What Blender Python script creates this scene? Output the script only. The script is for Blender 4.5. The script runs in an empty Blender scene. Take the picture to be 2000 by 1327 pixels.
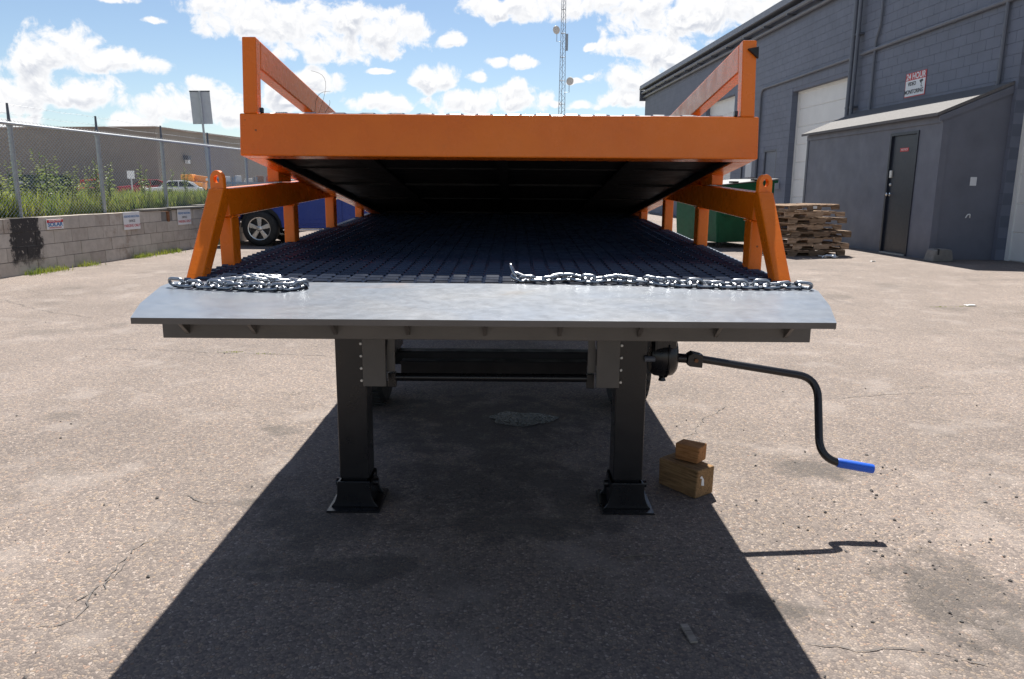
import bpy, bmesh, math, random
from mathutils import Vector, Matrix
R = math.radians
S = bpy.context.scene
COL = S.collection
rnd = random.Random(7)

# ------------------------------------------------------------------ camera
cam_d = bpy.data.cameras.new('camera'); cam = bpy.data.objects.new('camera', cam_d); COL.objects.link(cam)
cam_d.sensor_fit = 'HORIZONTAL'; cam_d.sensor_width = 36.0; cam_d.lens = 26.46; cam_d.clip_start = 0.05; cam_d.clip_end = 3000
pitch, roll = R(11.4), R(0.42)
fwd = Vector((0, math.cos(pitch), -math.sin(pitch))); rt0 = Vector((1, 0, 0)); up0 = rt0.cross(fwd)
rt = rt0 * math.cos(roll) + up0 * math.sin(roll); up = rt.cross(fwd)
cam.matrix_world = Matrix(((rt.x, up.x, -fwd.x, 0), (rt.y, up.y, -fwd.y, 0), (rt.z, up.z, -fwd.z, 1.30), (0, 0, 0, 1)))
S.camera = cam

# ------------------------------------------------------------------ sun, sky
SUN_EL, SUN_AZ = 55.0, 3.0
SKY_STR = 0.057; CLOUD_LIT = (9.0, 9.0, 9.05, 1); CLOUD_GREY = (5.0, 5.35, 6.15, 1)
sd = bpy.data.lights.new('sun', 'SUN'); so = bpy.data.objects.new('sun', sd); COL.objects.link(so)
sd.energy = 5.0; sd.angle = R(0.53); sd.color = (1.0, 0.955, 0.88)
so.rotation_euler = (R(SUN_EL - 90), 0, R(-SUN_AZ)); so.location = (0, 0, 30)

W = bpy.data.worlds.new('World'); S.world = W; W.use_nodes = True
CLOUDS = [(-29.4, 8.0, 2.4, 1.66), (-31.7, 7.1, 1.9, 1.13), (-27.0, 7.6, 3.2, 0.93), (-29.1, 5.6, 2.7, 1.24), (-32.2, 5.1, 1.6, 1.21), (-31.0, 6.2, 1.6, 0.91), (-26.4, 11.6, 1.3, 0.44), (-24.1, 10.4, 0.7, 0.28), (-21.1, 11.3, 1.9, 0.93), (-18.9, 10.7, 3.8, 1.74), (-15.6, 10.4, 4.4, 1.94), (-13.2, 9.4, 5.2, 1.26), (-11.4, 11.0, 2.1, 1.47), (-8.4, 10.3, 2.6, 1.66), (-4.6, 10.3, 1.3, 0.6), (-5.9, 7.6, 1.8, 1.04), (-2.8, 7.8, 0.8, 0.52), (-1.3, 8.7, 0.9, 0.45), (0.8, 8.7, 1.0, 0.52), (-9.8, 8.0, 1.2, 0.27), (-23.4, 5.0, 3.0, 1.38), (-21.3, 6.3, 1.4, 0.86), (-20.2, 4.8, 2.0, 1.52), (-16.1, 6.1, 2.1, 1.36), (-14.3, 7.0, 2.1, 1.02), (-9.6, 5.8, 2.5, 0.77), (-1.6, 6.0, 4.3, 1.06), (0.2, 6.8, 1.7, 0.77), (-1.7, 12.2, 1.8, 1.11), (2.9, 12.5, 4.7, 1.37), (6.4, 12.9, 2.2, 0.97), (12.1, 11.6, 5.9, 1.94), (10.1, 9.8, 3.6, 1.17), (14.8, 11.9, 4.1, 1.59), (5.7, 9.9, 0.7, 0.34), (9.1, 7.6, 3.3, 1.44), (11.5, 8.8, 2.5, 1.68), (8.2, 6.3, 2.2, 0.98), (5.7, 7.7, 0.6, 0.35), (4.6, 7.4, 0.8, 0.28), (5.1, 5.7, 1.3, 0.35), (3.1, 5.9, 0.7, 0.28), (-26.3, 4.0, 1.8, 0.71), (-32.6, 3.7, 1.6, 0.61)]

class NT:
    """small helper for node trees"""
    dim = '3D'
    def __init__(s, tree): s.t = tree; s.n = tree.nodes; s.l = tree.links
    def node(s, typ, **kw):
        n = s.n.new(typ)
        for k, v in kw.items(): setattr(n, k, v)
        return n
    def put(s, sock, v):
        if isinstance(v, bpy.types.NodeSocket): s.l.new(v, sock)
        elif v is not None: sock.default_value = v
    def m(s, op, a, b=None, c=None, clamp=False):
        n = s.node('ShaderNodeMath', operation=op); n.use_clamp = clamp
        for i, v in enumerate((a, b, c)):
            if v is not None: s.put(n.inputs[i], v)
        return n.outputs[0]
    def vm(s, op, a, b=None, scale=None):
        n = s.node('ShaderNodeVectorMath', operation=op); s.put(n.inputs[0], a)
        if b is not None: s.put(n.inputs[1], b)
        if scale is not None: s.put(n.inputs[3], scale)
        return n.outputs[0]
    def mix(s, f, a, b, blend='MIX'):
        n = s.node('ShaderNodeMix', data_type='RGBA', blend_type=blend)
        s.put(n.inputs[0], f); s.put(n.inputs[6], a); s.put(n.inputs[7], b); return n.outputs[2]
    def noise(s, vec, scale, detail=4, rough=0.55, dist=0.0, col=False):
        n = s.node('ShaderNodeTexNoise'); n.noise_dimensions = s.dim; s.put(n.inputs['Vector'], vec)
        n.inputs['Scale'].default_value = scale; n.inputs['Detail'].default_value = detail
        n.inputs['Roughness'].default_value = rough; n.inputs['Distortion'].default_value = dist
        return n.outputs[1 if col else 0]
    def vor(s, vec, scale, feature='F1', out=0, rand=1.0):
        n = s.node('ShaderNodeTexVoronoi', feature=feature); n.voronoi_dimensions = s.dim; s.put(n.inputs['Vector'], vec)
        n.inputs['Scale'].default_value = scale; n.inputs['Randomness'].default_value = rand
        return n.outputs[out]
    def ramp(s, fac, stops, interp='LINEAR'):
        n = s.node('ShaderNodeValToRGB'); s.put(n.inputs[0], fac); cr = n.color_ramp; cr.interpolation = interp
        while len(cr.elements) < len(stops): cr.elements.new(0.5)
        for e, (p, c) in zip(cr.elements, stops):
            e.position = p; e.color = (c, c, c, 1) if isinstance(c, (int, float)) else (*c, 1)
        return n.outputs[0]
    def rng(s, v, a, b, c=0.0, d=1.0, smooth=True):
        n = s.node('ShaderNodeMapRange'); n.interpolation_type = 'SMOOTHSTEP' if smooth else 'LINEAR'
        s.put(n.inputs[0], v)
        for i, x in enumerate((a, b, c, d)): n.inputs[i + 1].default_value = x
        return n.outputs[0]

def cloud_core(t, d):
    """the cumulus in front of the ramp: ellipses of cloud in (azimuth, elevation), three to a vector"""
    nw = t.noise(d, 16.0, 2, 0.5, col=True)
    sw = t.node('ShaderNodeSeparateXYZ'); t.put(sw.inputs[0], nw)
    sx = t.node('ShaderNodeSeparateXYZ'); t.put(sx.inputs[0], d)
    az = t.m('MULTIPLY', t.m('ARCTAN2', sx.outputs[0], sx.outputs[1]), 57.2958)
    el = t.m('MULTIPLY', t.m('ARCSINE', sx.outputs[2]), 57.2958)
    azw = t.m('MULTIPLY_ADD', t.m('SUBTRACT', sw.outputs[0], 0.5), 2.6, az)
    elw = t.m('MULTIPLY_ADD', t.m('SUBTRACT', sw.outputs[1], 0.5), 1.3, el)
    def comb(v):
        c = t.node('ShaderNodeCombineXYZ')
        for i in range(3): t.put(c.inputs[i], v)
        return c.outputs[0]
    A = comb(azw); E0 = comb(elw); E1 = comb(t.m('ADD', elw, 0.55))
    def ma(a, b, c):
        n = t.node('ShaderNodeVectorMath', operation='MULTIPLY_ADD')
        for i, v in enumerate((a, b, c)): t.put(n.inputs[i], v)
        return n.outputs[0]
    best = [None, None]
    for k in range(0, len(CLOUDS), 3):
        g = (CLOUDS[k:k + 3] * 3)[:3]
        iw = tuple(1 / (c[2] * 1.12) for c in g); ih = tuple(1 / (c[3] * 1.12) for c in g)
        u = ma(A, iw, tuple(-c[0] * w for c, w in zip(g, iw)))
        for i, E in enumerate((E0, E1)):
            v = ma(E, ih, tuple(-c[1] * w for c, w in zip(g, ih)))
            v = t.vm('MAXIMUM', v, t.vm('MULTIPLY', v, (-1.45, -1.45, -1.45)))
            q = ma(u, u, t.vm('MULTIPLY', v, v))
            best[i] = q if best[i] is None else t.vm('MINIMUM', best[i], q)
    out = []
    for b_ in best:
        s3 = t.node('ShaderNodeSeparateXYZ'); t.put(s3.inputs[0], b_)
        mn = t.m('MINIMUM', t.m('MINIMUM', s3.outputs[0], s3.outputs[1]), s3.outputs[2])
        out.append(t.m('MAXIMUM', t.m('SUBTRACT', 1.0, mn), -1.5))
    return out, az, el
def build_world():
    t = NT(W.node_tree); t.n.clear()
    out = t.node('ShaderNodeOutputWorld')
    sky = t.node('ShaderNodeTexSky', sky_type='NISHITA'); sky.sun_disc = False
    sky.sun_elevation = R(SUN_EL); sky.sun_rotation = R(SUN_AZ)
    sky.altitude = 600; sky.air_density = 1.0; sky.dust_density = 0.35; sky.ozone_density = 1.6
    co = t.node('ShaderNodeTexCoord'); d = co.outputs['Generated']
    (b0, b1), az, el = cloud_core(t, d)
    puff = t.noise(d, 34.0, 7, 0.62, 0.35); puff_up = t.noise(t.vm('ADD', d, (0, 0, 0.008)), 34.0, 4, 0.6, 0.35)
    def paint(base, base_up):
        n = t.m('MULTIPLY', t.m('SUBTRACT', puff, 0.5), 3.9)
        d0 = t.m('ADD', base, n)
        cover = t.rng(d0, -0.08, 0.68)
        thick = t.rng(d0, 0.30, 1.5)
        up_ = t.m('SUBTRACT', t.m('MULTIPLY_ADD', t.m('SUBTRACT', puff_up, 0.5), 3.9, base_up), d0)
        shade = t.m('MULTIPLY', t.rng(up_, -0.45, 0.55), thick, clamp=True)
        col = t.mix(shade, CLOUD_LIT, CLOUD_GREY)
        bg = t.node('ShaderNodeBackground'); bg.inputs[1].default_value = SKY_STR
        t.l.new(t.mix(cover, sky.outputs[0], col), bg.inputs[0]); return bg.outputs[0]
    view = paint(b0, b1)
    # the same kind of cumulus over the rest of the sky
    sx = t.node('ShaderNodeSeparateXYZ'); t.put(sx.inputs[0], d)
    zz = t.m('ADD', t.m('MAXIMUM', sx.outputs[2], 0.0), 0.16)
    pl = t.vm('SCALE', d, scale=t.m('DIVIDE', 1.0, zz))
    gen = t.m('MULTIPLY', t.m('SUBTRACT', t.noise(pl, 1.25, 4, 0.55, 0.2), 0.545), 9.0)
    rest = paint(gen, t.m('ADD', gen, -0.1))
    far = t.m('MAXIMUM', t.rng(t.m('ABSOLUTE', az), 35, 41), t.rng(el, 14.0, 17.0))
    ms = t.node('ShaderNodeMixShader'); t.put(ms.inputs[0], far); t.l.new(view, ms.inputs[1]); t.l.new(rest, ms.inputs[2])
    t.l.new(ms.outputs[0], out.inputs[0])
    try: W.cycles.sampling_method = 'MANUAL'; W.cycles.sample_map_resolution = 512
    except Exception: pass
build_world()
S.cycles.max_bounces = 8; S.cycles.diffuse_bounces = 3; S.cycles.glossy_bounces = 3; S.cycles.transmission_bounces = 2
S.view_settings.view_transform = 'Standard'; S.view_settings.look = 'None'
S.view_settings.gamma = 1.0; S.view_settings.exposure = 1.0
try: S.view_settings.use_curve_mapping = False
except Exception: pass

# ------------------------------------------------------------------ materials
MATS = {}
def newmat(name):
    m = bpy.data.materials.new(name); m.use_nodes = True; MATS[name] = m
    t = NT(m.node_tree); b = t.n['Principled BSDF']; return m, t, b
def pos(t): return t.node('ShaderNodeNewGeometry').outputs['Position']
def objco(t): return t.node('ShaderNodeTexCoord').outputs['Object']
def bump(t, b, h, strength=0.3, dist=0.01):
    n = t.node('ShaderNodeBump'); n.inputs['Strength'].default_value = strength; n.inputs['Distance'].default_value = dist
    t.put(n.inputs['Height'], h); t.l.new(n.outputs[0], b.inputs['Normal'])
def simple(name, col, rough=0.5, metal=0.0, var=0.15, scale=6.0, spec=0.5, bumps=0.0, bscale=60, coat=0.0, randcol=0.0, emit=None):
    m, t, b = newmat(name); p = pos(t)
    n = t.noise(p, scale, 5, 0.6)
    k = t.rng(n, 0.25, 0.75, 1 - var, 1 + var, False)
    if randcol:
        oi = t.node('ShaderNodeObjectInfo')
        k = t.m('MULTIPLY', k, t.rng(oi.outputs['Random'], 0, 1, 1 - randcol, 1 + randcol, False))
    c = t.vm('SCALE', tuple(col), scale=k)
    t.l.new(c, b.inputs['Base Color'])
    t.put(b.inputs['Roughness'], t.rng(t.noise(p, scale * 2.3, 4), 0.3, 0.7, max(0.02, rough * 0.82), min(1, rough * 1.18), False))
    b.inputs['Metallic'].default_value = metal; b.inputs['Specular IOR Level'].default_value = spec
    if coat: b.inputs['Coat Weight'].default_value = coat; b.inputs['Coat Roughness'].default_value = 0.15
    if bumps: bump(t, b, t.noise(p, bscale, 3), bumps, 0.004)
    if emit: b.inputs['Emission Color'].default_value = (*emit[0], 1); b.inputs['Emission Strength'].default_value = emit[1]
    return m

def make_asphalt():
    m, t, b = newmat('asphalt'); p = pos(t); t.dim = '2D'
    mp = t.node('ShaderNodeMapping'); t.put(mp.inputs[0], p); mp.inputs['Scale'].default_value = (1, 1, 0)
    p = mp.outputs[0]
    pw = t.vm('ADD', p, t.vm('SCALE', t.noise(p, 55, 1, col=True), scale=0.008))
    cellc = t.vor(pw, 96, 'F1', 1); edge = t.vor(pw, 96, 'DISTANCE_TO_EDGE', 0)
    sc = t.node('ShaderNodeSeparateColor'); t.put(sc.inputs[0], cellc)
    stone = t.ramp(sc.outputs[0], [(0.0, (0.085, 0.078, 0.08)), (0.22, (0.16, 0.14, 0.135)), (0.45, (0.255, 0.222, 0.200)), (0.68, (0.315, 0.272, 0.240)), (0.84, (0.40, 0.315, 0.225)), (0.93, (0.52, 0.47, 0.43)), (1.0, (0.33, 0.20, 0.13))])
    binder = t.ramp(t.noise(p, 220, 2), [(0.3, (0.115, 0.102, 0.098)), (0.7, (0.215, 0.190, 0.178))])
    f = t.rng(edge, 0.05, 0.20)
    c = t.mix(f, binder, stone)
    c = t.mix(0.30, c, (0.245, 0.213, 0.192, 1))
    c = t.vm('MULTIPLY', c, (0.835, 0.79, 0.765))
    # broad wear, dusty paths and grime
    wear = t.noise(p, 0.7, 4, 0.6)
    c = t.vm('SCALE', c, scale=t.rng(wear, 0.3, 0.72, 0.86, 1.14, False))
    dust = t.rng(t.noise(p, 2.3, 5, 0.65), 0.52, 0.72)
    c = t.mix(t.m('MULTIPLY', dust, 0.35), c, (0.31, 0.27, 0.245, 1))
    # oil and dirt with outlines of their own
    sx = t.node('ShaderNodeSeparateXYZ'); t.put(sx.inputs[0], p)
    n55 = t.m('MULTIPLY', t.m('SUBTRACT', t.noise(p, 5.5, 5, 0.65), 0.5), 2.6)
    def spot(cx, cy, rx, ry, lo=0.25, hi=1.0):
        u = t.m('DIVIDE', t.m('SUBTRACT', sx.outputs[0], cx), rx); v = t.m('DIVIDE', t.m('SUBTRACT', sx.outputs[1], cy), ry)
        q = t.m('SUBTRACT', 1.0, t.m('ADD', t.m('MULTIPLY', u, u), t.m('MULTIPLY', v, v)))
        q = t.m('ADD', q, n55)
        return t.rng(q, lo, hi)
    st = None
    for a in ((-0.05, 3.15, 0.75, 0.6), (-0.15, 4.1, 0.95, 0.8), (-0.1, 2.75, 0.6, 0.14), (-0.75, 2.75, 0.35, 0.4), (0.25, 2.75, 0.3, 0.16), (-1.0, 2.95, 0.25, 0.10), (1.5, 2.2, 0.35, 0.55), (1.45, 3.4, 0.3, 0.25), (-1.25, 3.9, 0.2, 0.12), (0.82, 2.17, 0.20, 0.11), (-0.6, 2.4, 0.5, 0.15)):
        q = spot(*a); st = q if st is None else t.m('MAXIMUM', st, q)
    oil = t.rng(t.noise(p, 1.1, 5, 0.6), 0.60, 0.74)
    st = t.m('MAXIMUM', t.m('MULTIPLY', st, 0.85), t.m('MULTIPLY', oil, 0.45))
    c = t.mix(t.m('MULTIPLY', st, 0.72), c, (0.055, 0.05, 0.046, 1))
    # cracks
    cw = t.vm('ADD', p, t.vm('SCALE', t.noise(p, 3.0, 5, 0.7, col=True), scale=0.55))
    ce = t.vor(cw, 0.55, 'DISTANCE_TO_EDGE', 0)
    cm = t.m('MULTIPLY', t.rng(ce, 0.0012, 0.0042, 1.0, 0.0), t.rng(t.noise(p, 0.8, 3), 0.50, 0.60))
    c = t.mix(t.m('MULTIPLY', cm, 0.65), c, (0.05, 0.045, 0.04, 1))
    t.l.new(c, b.inputs['Base Color'])
    b.inputs['Roughness'].default_value = 0.86; b.inputs['Specular IOR Level'].default_value = 0.3
    h = t.m('ADD', t.m('MULTIPLY', t.rng(edge, 0.0, 0.25), 0.9), t.m('MULTIPLY', t.noise(p, 26, 2), 1.0))
    bump(t, b, h, 0.38, 0.004)
    return m

def make_orange():
    m, t, b = newmat('orange_paint'); p = pos(t)
    c = t.mix(t.rng(t.noise(p, 3.0, 5), 0.3, 0.7), (0.75, 0.150, 0.004, 1), (0.84, 0.184, 0.006, 1))
    chips = t.m('MULTIPLY', t.rng(t.vor(p, 22, 'F1', 0), 0.10, 0.06), t.rng(t.noise(p, 4, 3), 0.60, 0.64))
    c = t.mix(t.m('MULTIPLY', chips, 0.8), c, (0.10, 0.035, 0.015, 1))
    streak = t.node('ShaderNodeMapping'); t.put(streak.inputs[0], p); streak.inputs['Scale'].default_value = (3, 3, 40)
    dirt = t.rng(t.noise(p, 9, 7, 0.7), 0.56, 0.80)
    c = t.mix(t.m('MULTIPLY', dirt, 0.22), c, (0.30, 0.10, 0.03, 1))
    t.l.new(c, b.inputs['Base Color'])
    t.put(b.inputs['Roughness'], t.rng(t.noise(p, 14, 5), 0.3, 0.7, 0.20, 0.36, False))
    b.inputs['Specular IOR Level'].default_value = 0.42
    bump(t, b, t.m('ADD', t.noise(p, 55, 3), t.m('MULTIPLY', t.noise(streak.outputs[0], 8, 3), 0.5)), 0.10, 0.004)
    return m

def make_plate():
    m, t, b = newmat('bare_steel'); p = pos(t)
    n1 = t.noise(p, 3.0, 6, 0.6, 0.6); n2 = t.noise(p, 22.0, 6, 0.7, 0.4)
    c = t.ramp(n1, [(0.28, (0.13, 0.158, 0.205)), (0.5, (0.152, 0.172, 0.205)), (0.66, (0.172, 0.187, 0.212)), (0.8, (0.175, 0.16, 0.152))])
    c = t.vm('SCALE', c, scale=t.rng(n2, 0.3, 0.7, 0.92, 1.08, False))
    rust = t.rng(t.noise(p, 3.3, 7, 0.7, 0.5), 0.60, 0.78)
    c = t.mix(t.m('MULTIPLY', rust, 0.30), c, (0.30, 0.19, 0.13, 1))
    scr = t.node('ShaderNodeMapping'); t.put(scr.inputs[0], p); scr.inputs['Scale'].default_value = (4, 60, 1); scr.inputs['Rotation'].default_value = (0, 0, 0.25)
    sc = t.rng(t.noise(scr.outputs[0], 3, 5, 0.7), 0.66, 0.74)
    c = t.mix(t.m('MULTIPLY', sc, 0.5), c, (0.42, 0.43, 0.45, 1))
    t.l.new(c, b.inputs['Base Color']); b.inputs['Metallic'].default_value = 0.55
    t.put(b.inputs['Roughness'], t.rng(n2, 0.25, 0.75, 0.34, 0.40, False))
    bump(t, b, n2, 0.025, 0.003)
    return m

def make_wall_block():
    m, t, b = newmat('concrete_block'); p = pos(t)
    oi = t.node('ShaderNodeObjectInfo')
    c = t.ramp(oi.outputs['Random'], [(0.0, (0.38, 0.34, 0.30)), (0.3, (0.46, 0.42, 0.37)), (0.7, (0.50, 0.46, 0.41)), (1.0, (0.42, 0.38, 0.335))])
    c = t.vm('SCALE', c, scale=t.rng(t.noise(p, 7, 6, 0.7), 0.25, 0.75, 0.82, 1.16, False))
    br = t.rng(t.noise(p, 1.5, 6, 0.65, 0.5), 0.54, 0.70)
    c = t.mix(t.m('MULTIPLY', br, 0.6), c, (0.24, 0.17, 0.125, 1))
    # one splash of black tar on the wall
    sx = t.node('ShaderNodeSeparateXYZ'); t.put(sx.inputs[0], p)
    yy = t.m('ADD', sx.outputs[1], t.m('MULTIPLY', t.m('SUBTRACT', t.noise(p, 7, 6, 0.7), 0.5), 0.42))
    a1 = t.m('MULTIPLY', t.rng(yy, 10.72, 10.78), t.rng(yy, 11.40, 11.34))
    zz = t.m('ADD', sx.outputs[2], t.m('MULTIPLY', t.m('SUBTRACT', t.noise(p, 9, 6, 0.75), 0.5), 0.5))
    a1 = t.m('MULTIPLY', a1, t.rng(zz, 0.08, 0.28))
    a1 = t.m('MULTIPLY', a1, t.rng(t.noise(p, 14, 6, 0.75), 0.33, 0.42))
    c = t.mix(t.m('MULTIPLY', a1, 0.93), c, (0.018, 0.018, 0.022, 1))
    t.l.new(c, b.inputs['Base Color']); b.inputs['Roughness'].default_value = 0.9; b.inputs['Specular IOR Level'].default_value = 0.25
    bump(t, b, t.noise(p, 60, 5, 0.7), 0.4, 0.006)
    return m

def make_far_blocks():
    """painted block wall beyond the distance where the blocks can be told apart"""
    m, t, b = newmat('painted_block_far'); p = objco(t)
    sx = t.node('ShaderNodeSeparateXYZ'); t.put(sx.inputs[0], p)
    cb = t.node('ShaderNodeCombineXYZ'); t.put(cb.inputs[0], sx.outputs[1]); t.put(cb.inputs[1], sx.outputs[2])
    bk = t.node('ShaderNodeTexBrick'); t.put(bk.inputs['Vector'], cb.outputs[0])
    bk.inputs['Scale'].default_value = 1.0; bk.inputs['Brick Width'].default_value = 0.42; bk.inputs['Row Height'].default_value = 0.21
    bk.inputs['Mortar Size'].default_value = 0.006; bk.inputs['Color1'].default_value = (0.138, 0.156, 0.204, 1)
    bk.inputs['Color2'].default_value = (0.146, 0.164, 0.214, 1); bk.inputs['Mortar'].default_value = (0.105, 0.122, 0.162, 1)
    c = t.vm('SCALE', bk.outputs[0], scale=t.rng(t.noise(p, 1.3, 5), 0.3, 0.7, 0.9, 1.1, False))
    t.l.new(c, b.inputs['Base Color']); b.inputs['Roughness'].default_value = 0.7
    bump(t, b, t.m('SUBTRACT', 1.0, bk.outputs[1]), 0.4, 0.006)
    return m

def make_painted_block():
    m, t, b = newmat('painted_block'); p = pos(t)
    k = t.rng(t.noise(p, 1.3, 6, 0.6), 0.3, 0.7, 0.88, 1.10, False)
    oi = t.node('ShaderNodeObjectInfo'); k = t.m('MULTIPLY', k, t.rng(oi.outputs['Random'], 0, 1, 0.97, 1.03, False))
    c = t.vm('SCALE', (0.142, 0.160, 0.209), scale=k)
    t.l.new(c, b.inputs['Base Color']); b.inputs['Roughness'].default_value = 0.62
    bump(t, b, t.noise(p, 70, 5, 0.7), 0.35, 0.004)
    return m

def make_wood(name, c1, c2, c3, scale=1.0, var=0.25):
    m, t, b = newmat(name); p = objco(t)
    mp = t.node('ShaderNodeMapping'); t.put(mp.inputs[0], p); mp.inputs['Scale'].default_value = (2.0 * scale, 30 * scale, 30 * scale)
    g = t.noise(mp.outputs[0], 1.6, 6, 0.7, 0.8)
    c = t.ramp(g, [(0.34, tuple(k * 0.75 for k in c1)), (0.5, c2), (0.64, c3)])
    w = pos(t)
    oi = t.node('ShaderNodeObjectInfo')
    c = t.vm('SCALE', c, scale=t.rng(oi.outputs['Random'], 0, 1, 1 - var, 1 + var, False))
    d = t.rng(t.noise(w, 11, 5, 0.7), 0.52, 0.78)
    c = t.mix(t.m('MULTIPLY', d, 0.45), c, (c1[0] * 0.45, c1[1] * 0.42, c1[2] * 0.4, 1))
    t.l.new(c, b.inputs['Base Color']); b.inputs['Roughness'].default_value = 0.82; b.inputs['Specular IOR Level'].default_value = 0.25
    bump(t, b, g, 0.4, 0.004)
    return m

def make_leaf(name, c1, c2, rough=0.5):
    m, t, b = newmat(name); p = pos(t)
    n = t.noise(p, 3.5, 4); n2 = t.noise(p, 40, 2)
    c = t.mix(t.rng(t.m('ADD', t.m('MULTIPLY', n, 0.6), t.m('MULTIPLY', n2, 0.4)), 0.35, 0.65), (*c1, 1), (*c2, 1))
    t.l.new(c, b.inputs['Base Color']); b.inputs['Roughness'].default_value = rough; b.inputs['Specular IOR Level'].default_value = 0.3
    # light passes through thin blades
    tr = t.node('ShaderNodeBsdfTranslucent'); t.l.new(c, tr.inputs[0])
    mx = t.node('ShaderNodeMixShader'); mx.inputs[0].default_value = 0.45
    t.l.new(b.outputs[0], mx.inputs[1]); t.l.new(tr.outputs[0], mx.inputs[2])
    t.l.new(mx.outputs[0], t.n['Material Output'].inputs[0])
    return m

make_asphalt(); make_orange(); make_plate(); make_wall_block(); make_far_blocks(); make_painted_block()
simple('frame_paint', (0.096, 0.087, 0.080), 0.38, var=0.18, bumps=0.06)
simple('black_paint', (0.010, 0.010, 0.012), 0.30, var=0.25, bumps=0.08, bscale=90)
simple('under_paint', (0.013, 0.013, 0.015), 0.6, var=0.3, spec=0.25)
simple('grating', (0.024, 0.034, 0.060), 0.28, 0.15, var=0.25)
simple('galvanised', (0.36, 0.38, 0.41), 0.30, 1.0, var=0.12, scale=40)
simple('fence_metal', (0.42, 0.44, 0.46), 0.45, 0.5, var=0.15, scale=20)
simple('bolt_zinc', (0.62, 0.61, 0.58), 0.4, 0.6)
simple('blue_grip', (0.012, 0.11, 0.62), 0.45, var=0.1)
simple('rubber', (0.018, 0.018, 0.018), 0.75, var=0.25)
simple('rim_metal', (0.50, 0.50, 0.50), 0.28, 0.9)
simple('shed_paint', (0.138, 0.147, 0.180), 0.6, var=0.16, scale=1.6, bumps=0.05)
simple('trim_dark', (0.095, 0.105, 0.130), 0.5, var=0.1)
simple('pipe_paint', (0.125, 0.138, 0.170), 0.45, var=0.1)
simple('door_dark', (0.018, 0.023, 0.036), 0.35, var=0.12)
simple('door_grey', (0.135, 0.155, 0.20), 0.5, var=0.08)
simple('overhead_white', (0.72, 0.72, 0.70), 0.45, var=0.05, scale=2)
simple('shingle', (0.135, 0.13, 0.13), 0.9, var=0.2, scale=30, bumps=0.5, bscale=120)
simple('white_sign', (0.74, 0.75, 0.76), 0.4, var=0.04)
simple('sign_red', (0.55, 0.03, 0.035), 0.45, var=0.05)
simple('sign_blue', (0.03, 0.17, 0.42), 0.45, var=0.05)
simple('sign_black', (0.03, 0.03, 0.035), 0.5, var=0.05)
simple('board_grey', (0.50, 0.52, 0.55), 0.45, 0.2, var=0.06)
simple('warehouse_wall', (0.245, 0.212, 0.182), 0.85, var=0.07, scale=0.5, bumps=0.2, bscale=12)
simple('warehouse_trim', (0.26, 0.19, 0.15), 0.6)
simple('dumpster_green', (0.008, 0.085, 0.040), 0.5, var=0.25, scale=4, spec=0.25, bumps=0.05)
simple('lid_plastic', (0.16, 0.165, 0.17), 0.5)
simple('truck_blue', (0.008, 0.035, 0.235), 0.30, var=0.05, coat=0.15, spec=0.35)
simple('glass_dark', (0.02, 0.025, 0.03), 0.06, var=0.05, spec=0.8)
simple('chrome', (0.75, 0.75, 0.76), 0.12, 1.0)
simple('plastic_black', (0.02, 0.02, 0.022), 0.5)
simple('car_red', (0.30, 0.012, 0.018), 0.25, var=0.05, coat=0.5)
simple('car_white', (0.72, 0.72, 0.73), 0.25, var=0.04, coat=0.5)
simple('machine_orange', (0.72, 0.26, 0.015), 0.4)
simple('machine_red', (0.40, 0.03, 0.02), 0.45)
simple('container_green', (0.008, 0.035, 0.030), 0.5)
simple('rack_blue', (0.13, 0.19, 0.26), 0.5)
simple('tower_steel', (0.30, 0.34, 0.39), 0.5, 0.5)
simple('dish_white', (0.60, 0.57, 0.53), 0.5)
simple('precast', (0.20, 0.19, 0.175), 0.9, var=0.2, scale=12, bumps=0.4)
simple('soil', (0.16, 0.13, 0.09), 0.95, var=0.3, scale=3, bumps=0.4)
simple('gravel_lot', (0.30, 0.28, 0.25), 0.95, var=0.2, scale=2)
simple('paper', (0.75, 0.75, 0.74), 0.6, var=0.08, scale=30)
simple('pebble', (0.10, 0.09, 0.085), 0.85, var=0.4, scale=15)
simple('rust', (0.20, 0.085, 0.035), 0.85, var=0.3, scale=20)
simple('hinge_brass', (0.30, 0.19, 0.11), 0.4, 0.7)
simple('roof_membrane', (0.3, 0.3, 0.3), 0.8)
make_wood('block_wood', (0.28, 0.125, 0.045), (0.42, 0.19, 0.07), (0.50, 0.25, 0.10), 3.0, 0.12)
make_wood('block_wood_aged', (0.16, 0.09, 0.042), (0.24, 0.14, 0.063), (0.30, 0.185, 0.09), 2.0, 0.1)
make_wood('pallet_wood', (0.18, 0.115, 0.072), (0.32, 0.215, 0.14), (0.45, 0.33, 0.235), 1.0, 0.5)
make_wood('pallet_wood_grey', (0.13, 0.11, 0.095), (0.21, 0.18, 0.155), (0.29, 0.255, 0.22), 1.0, 0.35)
make_leaf('grass_blade', (0.125, 0.20, 0.028), (0.30, 0.31, 0.06))
make_leaf('weed_leaf', (0.12, 0.19, 0.045), (0.26, 0.29, 0.09))
# wet patch: dark film over the stones
m, t, b = newmat('wet_film'); p = pos(t)
b.inputs['Base Color'].default_value = (0.020, 0.018, 0.018, 1)
t.put(b.inputs['Roughness'], t.rng(t.noise(p, 90, 4), 0.35, 0.65, 0.10, 0.35, False)); b.inputs['Specular IOR Level'].default_value = 0.18
bump(t, b, t.vor(p, 75, 'F1', 0), 1.0, 0.0004)

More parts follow.
